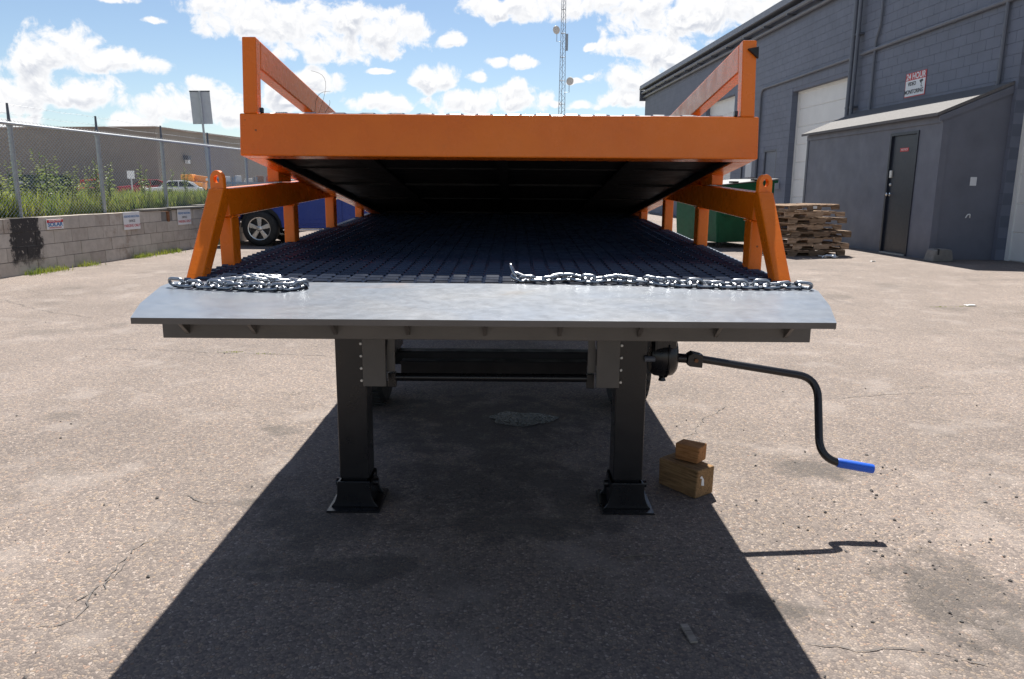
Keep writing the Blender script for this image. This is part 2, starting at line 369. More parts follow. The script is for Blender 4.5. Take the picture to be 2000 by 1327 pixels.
# ------------------------------------------------------------------ mesh helpers
class MB:
    def __init__(s): s.v = []; s.f = []
    def add(s, vs, fs, M=None):
        o = len(s.v)
        for v in vs: s.v.append(tuple(M @ Vector(v)) if M is not None else tuple(v))
        for f in fs: s.f.append(tuple(i + o for i in f))
        return s
    def box(s, x0, x1, y0, y1, z0, z1, M=None):
        vs = [(x0, y0, z0), (x1, y0, z0), (x1, y1, z0), (x0, y1, z0), (x0, y0, z1), (x1, y0, z1), (x1, y1, z1), (x0, y1, z1)]
        return s.add(vs, [(0, 3, 2, 1), (4, 5, 6, 7), (0, 1, 5, 4), (1, 2, 6, 5), (2, 3, 7, 6), (3, 0, 4, 7)], M)
    def prism(s, pts, axis, a, b, M=None):
        """closed polygon pts (2-D) pushed along an axis: 'x' -> (y,z), 'y' -> (x,z), 'z' -> (x,y)"""
        def P(q, h): return {'x': (h, q[0], q[1]), 'y': (q[0], h, q[1]), 'z': (q[0], q[1], h)}[axis]
        n = len(pts); vs = [P(q, a) for q in pts] + [P(q, b) for q in pts]
        fs = [tuple(range(n - 1, -1, -1)), tuple(range(n, 2 * n))] + [(i, (i + 1) % n, n + (i + 1) % n, n + i) for i in range(n)]
        return s.add(vs, fs, M)
    def tube(s, path, r, n=10, caps=True, closed=False, M=None):
        P = [Vector(p) for p in path]; N = len(P); rs = r if isinstance(r, (list, tuple)) else [r] * N
        vs = []; ref = None
        for i in range(N):
            if closed: tg = P[(i + 1) % N] - P[i - 1]
            else: tg = P[min(i + 1, N - 1)] - P[max(i - 1, 0)]
            tg.normalize()
            if ref is None: ref = Vector((0, 0, 1)) if abs(tg.z) < 0.9 else Vector((1, 0, 0))
            a = ref - tg * ref.dot(tg); a.normalize(); ref = a; bb = tg.cross(a)
            for k in range(n):
                th = 2 * math.pi * k / n
                vs.append(tuple(P[i] + (a * math.cos(th) + bb * math.sin(th)) * rs[i]))
        fs = []
        for i in range(N if closed else N - 1):
            j = (i + 1) % N
            for k in range(n): fs.append((i * n + k, i * n + (k + 1) % n, j * n + (k + 1) % n, j * n + k))
        if caps and not closed:
            fs.append(tuple(range(n - 1, -1, -1))); fs.append(tuple(range((N - 1) * n, N * n)))
        return s.add(vs, fs, M)
    def cyl(s, p0, p1, r, n=14, r1=None, M=None): return s.tube([p0, p1], [r, r if r1 is None else r1], n, M=M)
    def lathe(s, prof, n=20, M=None, caps=True):
        """profile of (radius, height) about local z, open ends closed"""
        vs = []; fs = []; k = len(prof)
        for (r, z) in prof:
            for i in range(n):
                a = 2 * math.pi * i / n; vs.append((r * math.cos(a), r * math.sin(a), z))
        for j in range(k - 1):
            for i in range(n): fs.append((j * n + i, j * n + (i + 1) % n, (j + 1) * n + (i + 1) % n, (j + 1) * n + i))
        if caps: fs.append(tuple(range(n - 1, -1, -1))); fs.append(tuple(range((k - 1) * n, k * n)))
        return s.add(vs, fs, M)
    def mesh(s, name):
        me = bpy.data.meshes.new(name); me.from_pydata(s.v, [], s.f); me.update(); return me

def chain_loc(o):
    v = Vector((0, 0, 0))
    while o is not None: v += o.location; o = o.parent
    return v
def link(me, name, mat, parent=None, loc=None, rot=None, smooth=False, bevel=0.0, kind=None):
    o = bpy.data.objects.new(name, me); COL.objects.link(o)
    if mat is not None and not me.materials: me.materials.append(MATS[mat])
    if parent is not None: o.parent = parent
    if loc is not None: o.location = loc
    if rot is not None: o.rotation_euler = rot
    if smooth:
        for p in me.polygons: p.use_smooth = True
        if smooth != 'all':
            try: me.set_sharp_from_angle(angle=R(40))
            except Exception: pass
    if bevel:
        md = o.modifiers.new('bevel', 'BEVEL'); md.width = bevel; md.segments = 2; md.limit_method = 'ANGLE'; md.angle_limit = R(40)
    if kind: o['kind'] = kind
    return o
def part(mb, name, mat, parent, local=True, **kw):
    """mesh part; vertices in the frame of its thing (local) or in world metres"""
    if not local:
        off = chain_loc(parent); mb.v = [(x - off.x, y - off.y, z - off.z) for x, y, z in mb.v]
    return link(mb.mesh(name), name, mat, parent, **kw)
def tag(o, label=None, cat=None, group=None, kind=None):
    if label: o['label'] = label
    if cat: o['category'] = cat
    if group: o['group'] = group
    if kind: o['kind'] = kind
    return o
def thing(name, loc, label, cat, rz=0.0, group=None):
    o = bpy.data.objects.new(name, None); COL.objects.link(o); o.empty_display_size = 0.2
    o.location = loc; o.rotation_euler = (0, 0, rz)
    return tag(o, label, cat, group)
def copy_tree(o, parent=None):
    c = o.copy(); COL.objects.link(c); c.parent = parent
    for ch in list(o.children): copy_tree(ch, c)
    return c
def text_part(body, size, mat, parent, M, name='lettering', depth=0.001, align='CENTER', sx=1.0, bold=0.0):
    cu = bpy.data.curves.new(name, 'FONT'); cu.body = body; cu.size = size; cu.align_x = align; cu.align_y = 'CENTER'; cu.extrude = depth
    cu.offset = bold
    tmp = bpy.data.objects.new(name, cu); COL.objects.link(tmp)
    dg = bpy.context.evaluated_depsgraph_get(); me = bpy.data.meshes.new_from_object(tmp.evaluated_get(dg))
    bpy.data.objects.remove(tmp, do_unlink=True); me.name = name
    me.transform(Matrix.Diagonal((sx, 1, 1, 1))); me.transform(M)
    me.materials.clear()
    return link(me, name, mat, parent)

# ================================================================== THE SETTING
def sheet(name, x0, x1, y0, y1, z, mat, nx=1, ny=1, fn=None):
    vs = []; fs = []
    for j in range(ny + 1):
        for i in range(nx + 1):
            x = x0 + (x1 - x0) * i / nx; y = y0 + (y1 - y0) * j / ny
            vs.append((x, y, z if fn is None else fn(x, y)))
    for j in range(ny):
        for i in range(nx):
            a = j * (nx + 1) + i; fs.append((a, a + 1, a + nx + 2, a + nx + 1))
    me = bpy.data.meshes.new(name); me.from_pydata(vs, [], fs)
    return link(me, name, mat, kind='structure')

sheet('ground', -300, 300, -60, 900, 0.0, 'asphalt', 1, 1)
# cracks that run through the asphalt
CRACKS = [[(-3.328, 5.977), (-3.144, 5.943), (-2.76, 5.918), (-2.31, 5.818), (-1.777, 5.799), (-1.395, 5.719)] ,
[(-1.504, 2.002), (-1.43, 2.03), (-1.349, 2.047), (-1.321, 2.08), (-1.348, 2.221), (-1.353, 2.308), (-1.353, 2.499), (-1.345, 2.578), (-1.321, 2.672), (-1.305, 2.818)] ,
[(-1.353, 2.499), (-1.359, 2.431), (-1.331, 2.259), (-1.378, 2.181), (-1.411, 2.073)] ,
[(1.951, 4.606), (2.252, 4.698), (2.526, 4.743), (2.813, 4.738), (3.201, 4.786)] ,
[(3.84, 9.188), (3.912, 8.772), (3.961, 8.353), (4.209, 8.047)] ,
[(0.844, 1.98), (0.906, 1.966), (0.968, 1.957), (1.007, 1.95), (1.082, 1.946), (1.169, 1.945), (1.228, 1.931), (1.265, 1.915), (1.294, 1.894), (1.41, 1.863)] ,
[(0.815, 1.902), (0.838, 1.877), (0.876, 1.824)] ,
[(-0.618, 3.974), (-0.38, 3.847), (-0.099, 3.613), (0.136, 3.695), (0.549, 3.826)] ,
[(-0.306, 2.85), (-0.078, 2.839), (0.168, 2.787), (0.361, 2.699)] ,
[(-5.891, 8.567), (-4.837, 7.706), (-4.12, 7.362)] ,
[(0.919, 3.835), (1.237, 4.363), (1.361, 4.476)] ,
[(-1.429, 3.021), (-1.252, 2.934), (-1.187, 2.988)] ]
cq = random.Random(17); mb = MB()
for pl_ in CRACKS:
    P = [Vector((x, y, 0)) for x, y in pl_]; pts = []
    for i in range(len(P) - 1):
        L = (P[i + 1] - P[i]).length; n = max(3, int(L / 0.022))
        for k in range(n): pts.append(P[i].lerp(P[i + 1], k / n))
    wob = 0.0; out = []
    for i, p in enumerate(pts):
        tg = (pts[min(i + 1, len(pts) - 1)] - pts[max(i - 1, 0)]).normalized(); nn = Vector((-tg.y, tg.x, 0))
        wob = wob * 0.82 + cq.gauss(0, 0.006); far_k = 1 + max(0, p.y - 3) * 0.18
        out.append((p + nn * wob * far_k, nn, far_k * 0.0022 * cq.uniform(0.15, 1.5) * min(1, i / 4 + 0.05, (len(pts) - 1 - i) / 4 + 0.05)))
    vs = []; fs = []
    for p, nn, w_ in out: vs += [(p.x - nn.x * w_, p.y - nn.y * w_, 0.0035), (p.x + nn.x * w_, p.y + nn.y * w_, 0.0035)]
    for i in range(len(out) - 1):
        if cq.random() > 0.10: fs.append((2 * i, 2 * i + 1, 2 * i + 3, 2 * i + 2))
    mb.add(vs, fs)
link(mb.mesh('asphalt_cracks'), 'asphalt_cracks', 'pebble', kind='structure')
# raised yard behind the retaining wall
def wall_x(y): return -7.165 + 0.09 * (y - 10.474)
def yard_z(x, y):
    d = max(0.0, wall_x(y) - x)
    return 0.80 - 0.42 * min(1.0, max(0.0, (d - 5) / 22.0)) if d < 200 else 0.3
vs = []; fs = []
ys = [-30 + i * 4 for i in range(8)] + [4 + i * 2 for i in range(12)] + [30 + i * 15 for i in range(22)]
ds = [0.16, 1.5, 3, 5, 8, 12, 17, 22, 27, 40, 80, 160, 280]
for y in ys:
    for d in ds:
        x = wall_x(min(y, 30)) - d; vs.append((x, y, yard_z(x, y) if y < 30 else 0.80 - 0.42 * min(1.0, max(0.0, (d - 5) / 22.0))))
for j in range(len(ys) - 1):
    for i in range(len(ds) - 1):
        a = j * len(ds) + i; fs.append((a + 1, a, a + len(ds), a + len(ds) + 1))
me = bpy.data.meshes.new('raised_yard'); me.from_pydata(vs, [], fs); o = link(me, 'raised_yard', 'gravel_lot', kind='structure')
# soil bank under the weeds
vs = []; fs = []
for j in range(30):
    y = -4 + j * 1.1
    for d, z in ((0.14, 0.79), (0.6, 0.84), (2.5, 0.86), (5.2, 0.81)): vs.append((wall_x(y) - d, y, z))
for j in range(29):
    for i in range(3): a = j * 4 + i; fs.append((a + 1, a, a + 4, a + 5))
me = bpy.data.meshes.new('soil_bank'); me.from_pydata(vs, [], fs); link(me, 'soil_bank', 'soil', kind='structure')
# strip of lawn far up the lot
sheet('lawn', -3, 7.0, 46, 62, 0.05, 'grass_blade', 1, 1)

# ------------------------------------------------------------------ workshop building on the right
A_B = R(3.034)
B = thing('workshop_building', (9.226, 14.895, 0), 'long dark grey painted block workshop with white overhead doors on the right', 'building', A_B)
ROOF = 7.0; YN, YF = -9.0, 30.6
OPEN = [(-4.3, -0.42, 0, 4.30), (5.80, 9.72, 0, 4.30), (10.62, 11.72, 0, 2.62), (13.06, 13.96, 0, 2.26), (15.1, 18.7, 0, 4.86)]
mb = MB(); y = YN
for (a, b_, z0, z1) in OPEN:
    mb.box(0.010, 0.30, y, a, 0, ROOF - 0.02); mb.box(0.010, 0.30, a, b_, z1, ROOF - 0.02); y = b_
mb.box(0.010, 0.30, y, YF, 0, ROOF - 0.02)
mb.box(0.30, 18, YF - 0.3, YF, 0, ROOF - 0.02); mb.box(0.30, 18, YN, YN + 0.3, 0, ROOF - 0.02); mb.box(17.7, 18, YN + 0.3, YF - 0.3, 0, ROOF - 0.02)
part(mb, 'wall', 'painted_block_far', B)
part(MB().box(0.05, 18, YN + 0.02, YF - 0.02, ROOF - 0.02, ROOF + 0.04), 'roof', 'roof_membrane', B)
# courses of blocks, laid in front of the core
BL, BH, GAP = 0.42, 0.21, 0.007
def blocked(y0, y1, z0, z1):
    for (a, b_, c, d) in OPEN:
        if y1 > a + 0.001 and y0 < b_ - 0.001 and z0 < d - 0.001: return True
    return False
cells = []
for r_ in range(int(6.5 / BH)):
    z0 = r_ * BH; y = -6.3 - (BL / 2 if r_ % 2 else 0)
    while y < 13.0:
        a, b_ = y, y + BL
        segs = [(a, b_)]
        for (oa, ob, oz0, oz1) in OPEN:
            if z0 < oz1 - 0.02:
                n2 = []
                for (p0, p1) in segs:
                    if p1 <= oa or p0 >= ob: n2.append((p0, p1)); continue
                    if p0 < oa: n2.append((p0, oa))
                    if p1 > ob: n2.append((ob, p1))
                segs = n2
        for (p0, p1) in segs:
            if p1 - p0 > 0.05: cells.append((p0, p1, z0))
        y += BL
def in_view(c):
    p0, p1, z0 = c
    if p0 < -0.42: return False
    if z0 < 3.1 and -0.35 < p0 < 5.5: return False          # behind the shed
    if z0 > 5.55 - 0.0 + 0.19 * p0: return False            # above the top edge of the picture
    return True
full = [c for c in cells if in_view(c) and abs(c[1] - c[0] - BL) < 1e-4]
full.sort(key=lambda c: c[0]); big = full[:300]; bigset = set(big)
bme = MB().box(0, 0.03, GAP / 2, BL - GAP / 2, GAP / 2, BH - GAP / 2).mesh('block'); bme.materials.append(MATS['painted_block'])
for c in big: link(bme, 'block', None, B, loc=(0, c[0], c[2]))
mb = MB()
for c in cells:
    if c not in bigset: mb.box(0, 0.012, c[0] + GAP / 2, c[1] - GAP / 2, c[2] + GAP / 2, c[2] + BH - GAP / 2)
part(mb, 'block_courses', 'painted_block', B, kind='stuff')
# overhead doors
def overhead(y0, y1, z1, rec=0.22, n=8):
    d = part(MB().box(rec + 0.02, rec + 0.05, y0, y1, 0, z1), 'overhead_door', 'overhead_white', B)
    h = z1 / n
    for i in range(n):
        pm = MB().prism([(rec + 0.02, i * h + 0.006), (rec, i * h + 0.018), (rec, (i + 1) * h - 0.018), (rec + 0.02, (i + 1) * h - 0.006)], 'y', y0 + 0.10, y1 - 0.10)
        part(pm, 'panel', 'overhead_white', d)
    fr = MB(); fr.box(rec - 0.03, rec + 0.018, y1 - 0.10, y1, 0, z1); fr.box(rec - 0.03, rec + 0.018, y0, y0 + 0.10, 0, z1); fr.box(rec - 0.03, rec + 0.018, y0 + 0.10, y1 - 0.10, z1 - 0.07, z1)
    part(fr, 'door_track', 'overhead_white', d)
    return d
overhead(-4.3, -0.42, 4.30); overhead(5.80, 9.72, 4.30); overhead(15.1, 18.7, 4.86)
# steel service doors
def service(y0, y1, z1, mat, notice=True):
    f = MB(); f.box(0.0, 0.10, y0, y0 + 0.06, 0, z1); f.box(0.0, 0.10, y1 - 0.06, y1, 0, z1); f.box(0.0, 0.10, y0 + 0.06, y1 - 0.06, z1 - 0.06, z1)
    fr = part(f, 'door_frame', 'trim_dark', B)
    d = part(MB().box(0.05, 0.10, y0 + 0.063, y1 - 0.063, 0.02, z1 - 0.063), 'service_door', mat, B)
    part(MB().box(-0.02, 0.05, y0 + 0.14, y0 + 0.22, 0.95, 1.10), 'handle', 'bolt_zinc', d)
    if notice:
        part(MB().box(0.044, 0.05, (y0 + y1) / 2 - 0.13, (y0 + y1) / 2 + 0.13, 1.36, 1.56), 'notice', 'white_sign', d)
    return d
service(10.62, 11.72, 2.62, 'door_grey'); service(13.06, 13.96, 2.26, 'door_grey')
# electrical box, conduits, downpipes
eb = part(MB().box(-0.22, 0.0, 12.25, 12.85, 1.72, 2.40), 'electrical_box', 'board_grey', B, bevel=0.012)
part(MB().box(-0.226, -0.22, 12.42, 12.66, 2.16, 2.28), 'sticker', 'white_sign', eb)
part(MB().box(-0.16, 0.0, 10.20, 10.42, 1.32, 1.56), 'meter_box', 'board_grey', B, bevel=0.01)
def rounded(path, rad=0.16, n=5):
    P = [Vector(p) for p in path]; out = [P[0]]
    for i in range(1, len(P) - 1):
        a = (P[i - 1] - P[i]).normalized(); c = (P[i + 1] - P[i]).normalized()
        for k in range(n + 1):
            q = k / n; p0 = P[i] + a * rad; p1 = P[i] + c * rad
            out.append(p0 * (1 - q) ** 2 + P[i] * 2 * q * (1 - q) + p1 * q * q)
    out.append(P[-1]); return out
part(MB().tube(rounded([(-0.05, 12.24, 1.0), (-0.05, 12.24, 4.68), (-0.05, 9.7, 4.68), (-0.05, 5.95, 4.70)], 0.3), 0.038, 8), 'conduit', 'pipe_paint', B, smooth=True)
part(MB().tube([(-0.05, 5.45, 4.71), (-0.05, 0.10, 4.78), (-0.05, -4.0, 4.82)], 0.045, 8), 'conduit', 'pipe_paint', B, smooth=True)
for yy, rr in ((5.78, 0.058), (5.56, 0.050)):
    p_ = part(MB().tube([(-0.13, yy, 3.1), (-0.13, yy, ROOF - 0.45)], rr, 10), 'downpipe', 'pipe_paint', B, smooth=True)
    for zz in (3.4, 5.2): part(MB().box(-0.16, 0.0, yy - rr - 0.03, yy + rr + 0.03, zz, zz + 0.05), 'pipe_clamp', 'trim_dark', p_)
part(MB().tube(rounded([(-0.05, 4.78, 3.1), (-0.05, 4.78, 4.9), (-0.05, 4.62, 5.25), (-0.05, 4.62, ROOF - 0.4)], 0.12), 0.032, 8), 'conduit', 'pipe_paint', B, smooth=True)
part(MB().tube(rounded([(-0.05, 0.42, 2.86), (-0.05, 0.06, 3.1), (-0.05, 0.06, 6.4)], 0.25), 0.036, 8), 'conduit', 'pipe_paint', B, smooth=True)
part(MB().box(-0.10, 0.0, 0.36, 0.52, 2.62, 2.90), 'junction_box', 'trim_dark', B, bevel=0.01)
# eaves: metal coping, gutter lines and brackets
cp = part(MB().prism([(-0.30, ROOF + 0.12), (-0.34, ROOF - 0.10), (-0.30, ROOF - 0.12), (0.30, ROOF - 0.08), (0.30, ROOF + 0.14)], 'y', YN, YF + 0.15), 'coping', 'trim_dark', B)
part(MB().tube([(-0.20, YN, ROOF - 0.30), (-0.20, YF + 0.1, ROOF - 0.30)], 0.075, 8), 'gutter_pipe', 'pipe_paint', B, smooth=True)
part(MB().tube([(-0.10, YN, ROOF - 0.52), (-0.10, YF + 0.1, ROOF - 0.52)], 0.06, 8), 'gutter_pipe', 'pipe_paint', B, smooth=True)
yy = 8.0
while yy < YF:
    part(MB().box(-0.29, 0.0, yy, yy + 0.09, ROOF - 0.42, ROOF - 0.37), 'pipe_bracket', 'trim_dark', B); yy += 1.9
part(MB().box(-0.31, 0.02, YF - 0.02, YF + 0.14, ROOF - 0.72, ROOF - 0.14), 'end_cap', 'trim_dark', B)

# sign on the block wall above the shed
def on_wall(y, z, x=-0.012):
    """text plane on a wall that faces -x: reading direction runs to -y"""
    return Matrix(((0, 0, -1, x), (-1, 0, 0, y), (0, 1, 0, z), (0, 0, 0, 1)))
def wall_point(y, z, x=0.0):
    return Matrix.Rotation(A_B, 4, 'Z') @ Vector((x, y, 0)) + Vector((9.226, 14.895, z))
VS = thing('wall_sign', wall_point(2.92, 3.66, -0.004), 'white and red 24 hour video monitoring sign above the lean-to shed', 'sign', A_B)
part(MB().box(-0.006, 0.0, -0.40, 0.40, -0.265, 0.265), 'sign_plate', 'sign_red', VS)
part(MB().box(-0.009, -0.006, -0.38, 0.38, -0.245, 0.10), 'sign_face', 'white_sign', VS)
text_part('24 HOUR', 0.185, 'white_sign', VS, on_wall(0, 0.178, -0.009), sx=0.98, bold=0.004)
text_part('VIDEO', 0.115, 'sign_black', VS, on_wall(0.13, 0.02, -0.011), sx=0.95, bold=0.003)
text_part('MONITORING', 0.125, 'sign_black', VS, on_wall(0.03, -0.155, -0.011), sx=0.92, bold=0.003)
pic = MB(); pic.prism([(-0.16, 0.06), (-0.27, 0.085), (-0.31, 0.045), (-0.21, 0.0)], 'x', -0.012, -0.009)
pic.prism([(-0.24, 0.0), (-0.26, 0.01), (-0.245, -0.06), (-0.30, -0.075), (-0.30, -0.088), (-0.228, -0.075)], 'x', -0.012, -0.009)
part(pic, 'camera_symbol', 'sign_black', VS)

# ------------------------------------------------------------------ lean-to shed
SH = thing('lean_to_shed', wall_point(2.6, 0, -0.63), 'grey lean-to shed with sloping pale roof and dark door', 'shed', A_B)
def shl(x, y): return x + 0.63, y - 2.6
mb = MB()
X0, _ = shl(-1.255, 0); X1, _ = shl(-0.003, 0); Y0 = -0.32 - 2.6; Y1 = 5.46 - 2.6
DY0, DY1, DZ = 0.42 - 2.6, 1.44 - 2.6, 2.46
mb.box(X0, X0 + 0.09, Y0, DY0, 0, 2.70); mb.box(X0, X0 + 0.09, DY1, Y1, 0, 2.70); mb.box(X0, X0 + 0.09, DY0, DY1, DZ, 2.70)
part(mb, 'front_wall', 'shed_paint', SH)
def endwall(y0, y1): return MB().prism([(X0 + 0.093, 0), (X1, 0), (X1, 3.20), (X0 + 0.093, 2.71)], 'y', y0, y1)
part(endwall(Y0 + 0.004, Y0 + 0.09), 'end_wall', 'shed_paint', SH); part(endwall(Y1 - 0.09, Y1 - 0.004), 'end_wall', 'shed_paint', SH)
rf = part(MB().prism([(X0 - 0.14, 2.665), (X0 - 0.14, 2.725), (X1, 3.30), (X1, 3.235)], 'y', Y0 - 0.02, Y1 + 0.10), 'roof', 'shingle', SH)
part(MB().prism([(X0 - 0.10, 2.56), (X0 - 0.10, 2.665), (X1, 3.228), (X1, 3.08)], 'y', Y0 - 0.030, Y0 - 0.004), 'barge_board', 'shed_paint', rf)
part(MB().box(X0 - 0.03, X0 - 0.003, Y0, Y1, 2.55, 2.672), 'fascia', 'shed_paint', SH)
part(MB().box(X0 - 0.014, X0 - 0.002, Y0 - 0.012, Y0 + 0.10, 0.0, 2.55), 'corner_trim', 'shed_paint', SH)
part(MB().box(X0 - 0.012, X0 + 0.12, Y0 - 0.016, Y0 + 0.0, 0.0, 2.60), 'corner_trim', 'shed_paint', SH)
part(MB().box(X0 - 0.014, X0 - 0.002, Y1 - 0.09, Y1 + 0.012, 0.0, 2.55), 'corner_trim', 'trim_dark', SH)
f = MB(); f.box(X0 - 0.02, X0 + 0.07, DY0, DY0 + 0.055, 0, DZ); f.box(X0 - 0.02, X0 + 0.07, DY1 - 0.055, DY1, 0, DZ); f.box(X0 - 0.02, X0 + 0.07, DY0 + 0.055, DY1 - 0.055, DZ - 0.055, DZ)
part(f, 'door_frame', 'door_dark', SH)
dr = part(MB().box(X0 + 0.022, X0 + 0.065, DY0 + 0.06, DY1 - 0.06, 0.035, DZ - 0.06), 'door', 'door_dark', SH, bevel=0.003)
part(MB().box(X0 - 0.05, X0 + 0.07, DY0 + 0.06, DY1 - 0.06, 0.002, 0.028), 'threshold', 'bolt_zinc', SH)
for zz in (0.42, 1.20, 2.10): part(MB().box(X0 + 0.006, X0 + 0.024, DY0 + 0.058, DY0 + 0.085, zz, zz + 0.13), 'hinge', 'hinge_brass', dr)
part(MB().box(X0 - 0.012, X0 + 0.022, DY1 - 0.17, DY1 - 0.085, 1.56, 1.71), 'keypad', 'bolt_zinc', dr, bevel=0.006)
part(MB().lathe([(0.030, 0), (0.030, 0.02), (0.018, 0.026)], 12, Matrix.Translation((X0 + 0.022, DY1 - 0.13, 1.42)) @ Matrix.Rotation(R(-90), 4, 'Y')), 'deadbolt', 'bolt_zinc', dr, smooth=True)
part(MB().lathe([(0.034, 0), (0.034, 0.012), (0.014, 0.016), (0.014, 0.05), (0.032, 0.06), (0.034, 0.08), (0.02, 0.092)], 14, Matrix.Translation((X0 + 0.022, DY1 - 0.13, 1.22)) @ Matrix.Rotation(R(-90), 4, 'Y')), 'door_knob', 'chrome', dr, smooth=True)
st = part(MB().box(X0 + 0.018, X0 + 0.022, DY0 + 0.36, DY0 + 0.66, 2.08, 2.15), 'notice', 'sign_red', dr)
text_part('NOTICE', 0.055, 'white_sign', st, on_wall(DY0 + 0.51, 2.115, X0 + 0.017), sx=1.2)
part(MB().box(0.0 + 0.02, 0.02 + 0.12, Y0 - 0.012, Y0 + 0.004, 1.40, 1.56), 'outlet_cover', 'white_sign', SH, bevel=0.004)
part(MB().tube(rounded([(0.02, Y0 + 0.0, 0.80), (0.03, Y0 - 0.03, 0.86), (0.08, Y0 - 0.03, 0.87), (0.10, Y0, 0.80)], 0.02), 0.012, 6), 'hose_hook', 'white_sign', SH, smooth=True)

# ------------------------------------------------------------------ retaining wall of concrete blocks
A_W = R(-5.142)
RW = thing('retaining_wall', (-7.165, 10.474, 0), 'low retaining wall of weathered concrete blocks below the chain link fence', 'wall', A_W)
CL, CH = 0.405, 0.205
wme = MB().box(-0.19, 0, 0.004, CL - 0.004, 0.004, CH - 0.004).mesh('block'); wme.materials.append(MATS['concrete_block'])
part(MB().box(-0.17, -0.010, -6.5, 17.8, 0.0, 0.795), 'mortar', 'precast', RW)
for r_ in range(4):
    y = -6.5 - (CL / 2 if r_ % 2 else 0)
    while y < 17.6:
        if not (r_ == 3 and 4.34 < y + CL / 2 < 4.62):
            link(wme, 'block', None, RW, loc=(rnd.uniform(-0.006, 0.006), y, r_ * CH + rnd.uniform(-0.002, 0.002)), rot=(0, 0, rnd.uniform(-0.008, 0.008)))
        y += CL
part(MB().box(-0.14, 0.012, 4.44, 4.52, 0.60, 0.80), 'rusty_bracket', 'rust', RW)
for (ya, yb, dz) in ((3.6, 4.42, 0.0), (4.55, 5.9, 0.01), (5.7, 7.3, 0.035)):
    part(MB().box(-0.22, 0.02, ya, yb, 0.824 + dz, 0.862 + dz, Matrix.Rotation(rnd.uniform(-0.01, 0.01), 4, 'Z')), 'cap_slab', 'precast', RW, bevel=0.006)

def wall_sign(y0, y1, z0, z1, label):
    c = Matrix.Rotation(A_W, 4, 'Z') @ Vector((0.012, (y0 + y1) / 2, 0)) + Vector((-7.165, 10.474, (z0 + z1) / 2))
    r = thing('wall_sign', c, label, 'sign', A_W); w = (y1 - y0) / 2; h = (z1 - z0) / 2
    part(MB().box(0.0, 0.010, -w, w, -h, h), 'sign_plate', 'white_sign', r, bevel=0.003)
    return r, w, h
def on_face(y, z, x=0.012):
    """text plane on a wall that faces +x: reading direction runs to +y"""
    return Matrix(((0, 0, 1, x), (1, 0, 0, y), (0, 1, 0, z), (0, 0, 0, 1)))
s1, w, h = wall_sign(1.03, 1.40, 0.625, 0.775, 'small red white and blue solar parking sign on the block wall')
part(MB().box(0.010, 0.012, -w + 0.004, w - 0.004, h * 0.36, h - 0.004), 'red_band', 'sign_red', s1)
text_part('RESERVED PARKING', 0.036, 'white_sign', s1, on_face(0, h * 0.68, 0.013), sx=0.85)
text_part('SOLAR', 0.082, 'sign_blue', s1, on_face(0, -0.004, 0.0115), sx=1.35, bold=0.002)
text_part('POWER STATION', 0.03, 'sign_red', s1, on_face(0, -0.052, 0.0115), sx=1.15)
for (a, b_, txt) in ((2.98, 3.48, 'white industrial office parking sign nearest the solar sign'), (4.80, 5.32, 'white industrial office parking sign beside the orange slanted strut')):
    s2, w, h = wall_sign(a, b_, 0.515, 0.825, txt)
    text_part('ASSIGNED INDUSTRIAL', 0.056, 'sign_blue', s2, on_face(0, 0.075, 0.0115), sx=0.82)
    text_part('OFFICE', 0.06, 'sign_black', s2, on_face(0, -0.005, 0.0115))
    text_part('PARKING ONLY', 0.072, 'sign_red', s2, on_face(0, -0.088, 0.0115), sx=0.95)

# ------------------------------------------------------------------ chain link fence
FN = thing('chain_link_fence', (-7.165, 10.474, 0.78), 'galvanised chain link fence with barbed wire on top of the block wall', 'fence', A_W)
FX = -0.20; FZ0, FZ1 = 0.05, 1.38; FY0, FY1 = -5.0, 17.0
for py in (-5.0, -3.2, -1.15, 0.845, 2.87, 4.90, 6.80, 8.70, 10.6, 12.5, 14.4, 15.8, 17.0):
    p_ = part(MB().tube([(FX - 0.045, py, 0), (FX - 0.045, py, 1.40)], 0.034, 10), 'post', 'fence_metal', FN, smooth=True)
    part(MB().tube([(FX - 0.045, py, 1.40), (FX - 0.045, py, 1.44), (FX - 0.045, py, 1.67)], [0.038, 0.022, 0.016], 8), 'barb_arm', 'trim_dark', p_, smooth=True)
    part(MB().tube([(FX - 0.045, py, 1.34), (FX - 0.045, py, 1.39)], 0.046, 10), 'post_band', 'fence_metal', p_, smooth=True)
part(MB().tube([(FX - 0.01, FY0, FZ1), (FX - 0.01, FY1, FZ1)], 0.024, 10), 'top_rail', 'fence_metal', FN, smooth=True)
mb = MB(); hh = FZ1 - FZ0 + 0.05; st = 0.078; rr = 0.0030; slope = 1.28
n = int((FY1 - FY0 + hh) / st) + 2
for sgn, xo in ((1, 0.0018), (-1, -0.0018)):
    for i in range(n):
        ya = FY0 - hh * slope + i * st if sgn > 0 else FY0 + i * st
        za, zb = FZ0, FZ0 + hh; yb = ya + sgn * hh * slope
        p0 = [ya, za]; p1 = [yb, zb]
        def clip(p, q, lim, low):
            if (p[0] < lim) == low and p[0] != q[0]:
                k = (lim - p[0]) / (q[0] - p[0])
                if 0 <= k <= 1: return [lim, p[1] + k * (q[1] - p[1])]
                return None
            return p
        ok = True
        for lim, low in ((FY0, True), (FY1, False)):
            a_ = clip(p0, p1, lim, low); b2 = clip(p1, p0, lim, low)
            if a_ is None or b2 is None: ok = False; break
            p0, p1 = a_, b2
        if ok and abs(p0[1] - p1[1]) > 0.02: mb.tube([(FX + xo, p0[0], p0[1]), (FX + xo, p1[0], p1[1])], rr, 4, caps=False)
part(mb, 'wire_mesh', 'fence_metal', FN, kind='stuff')
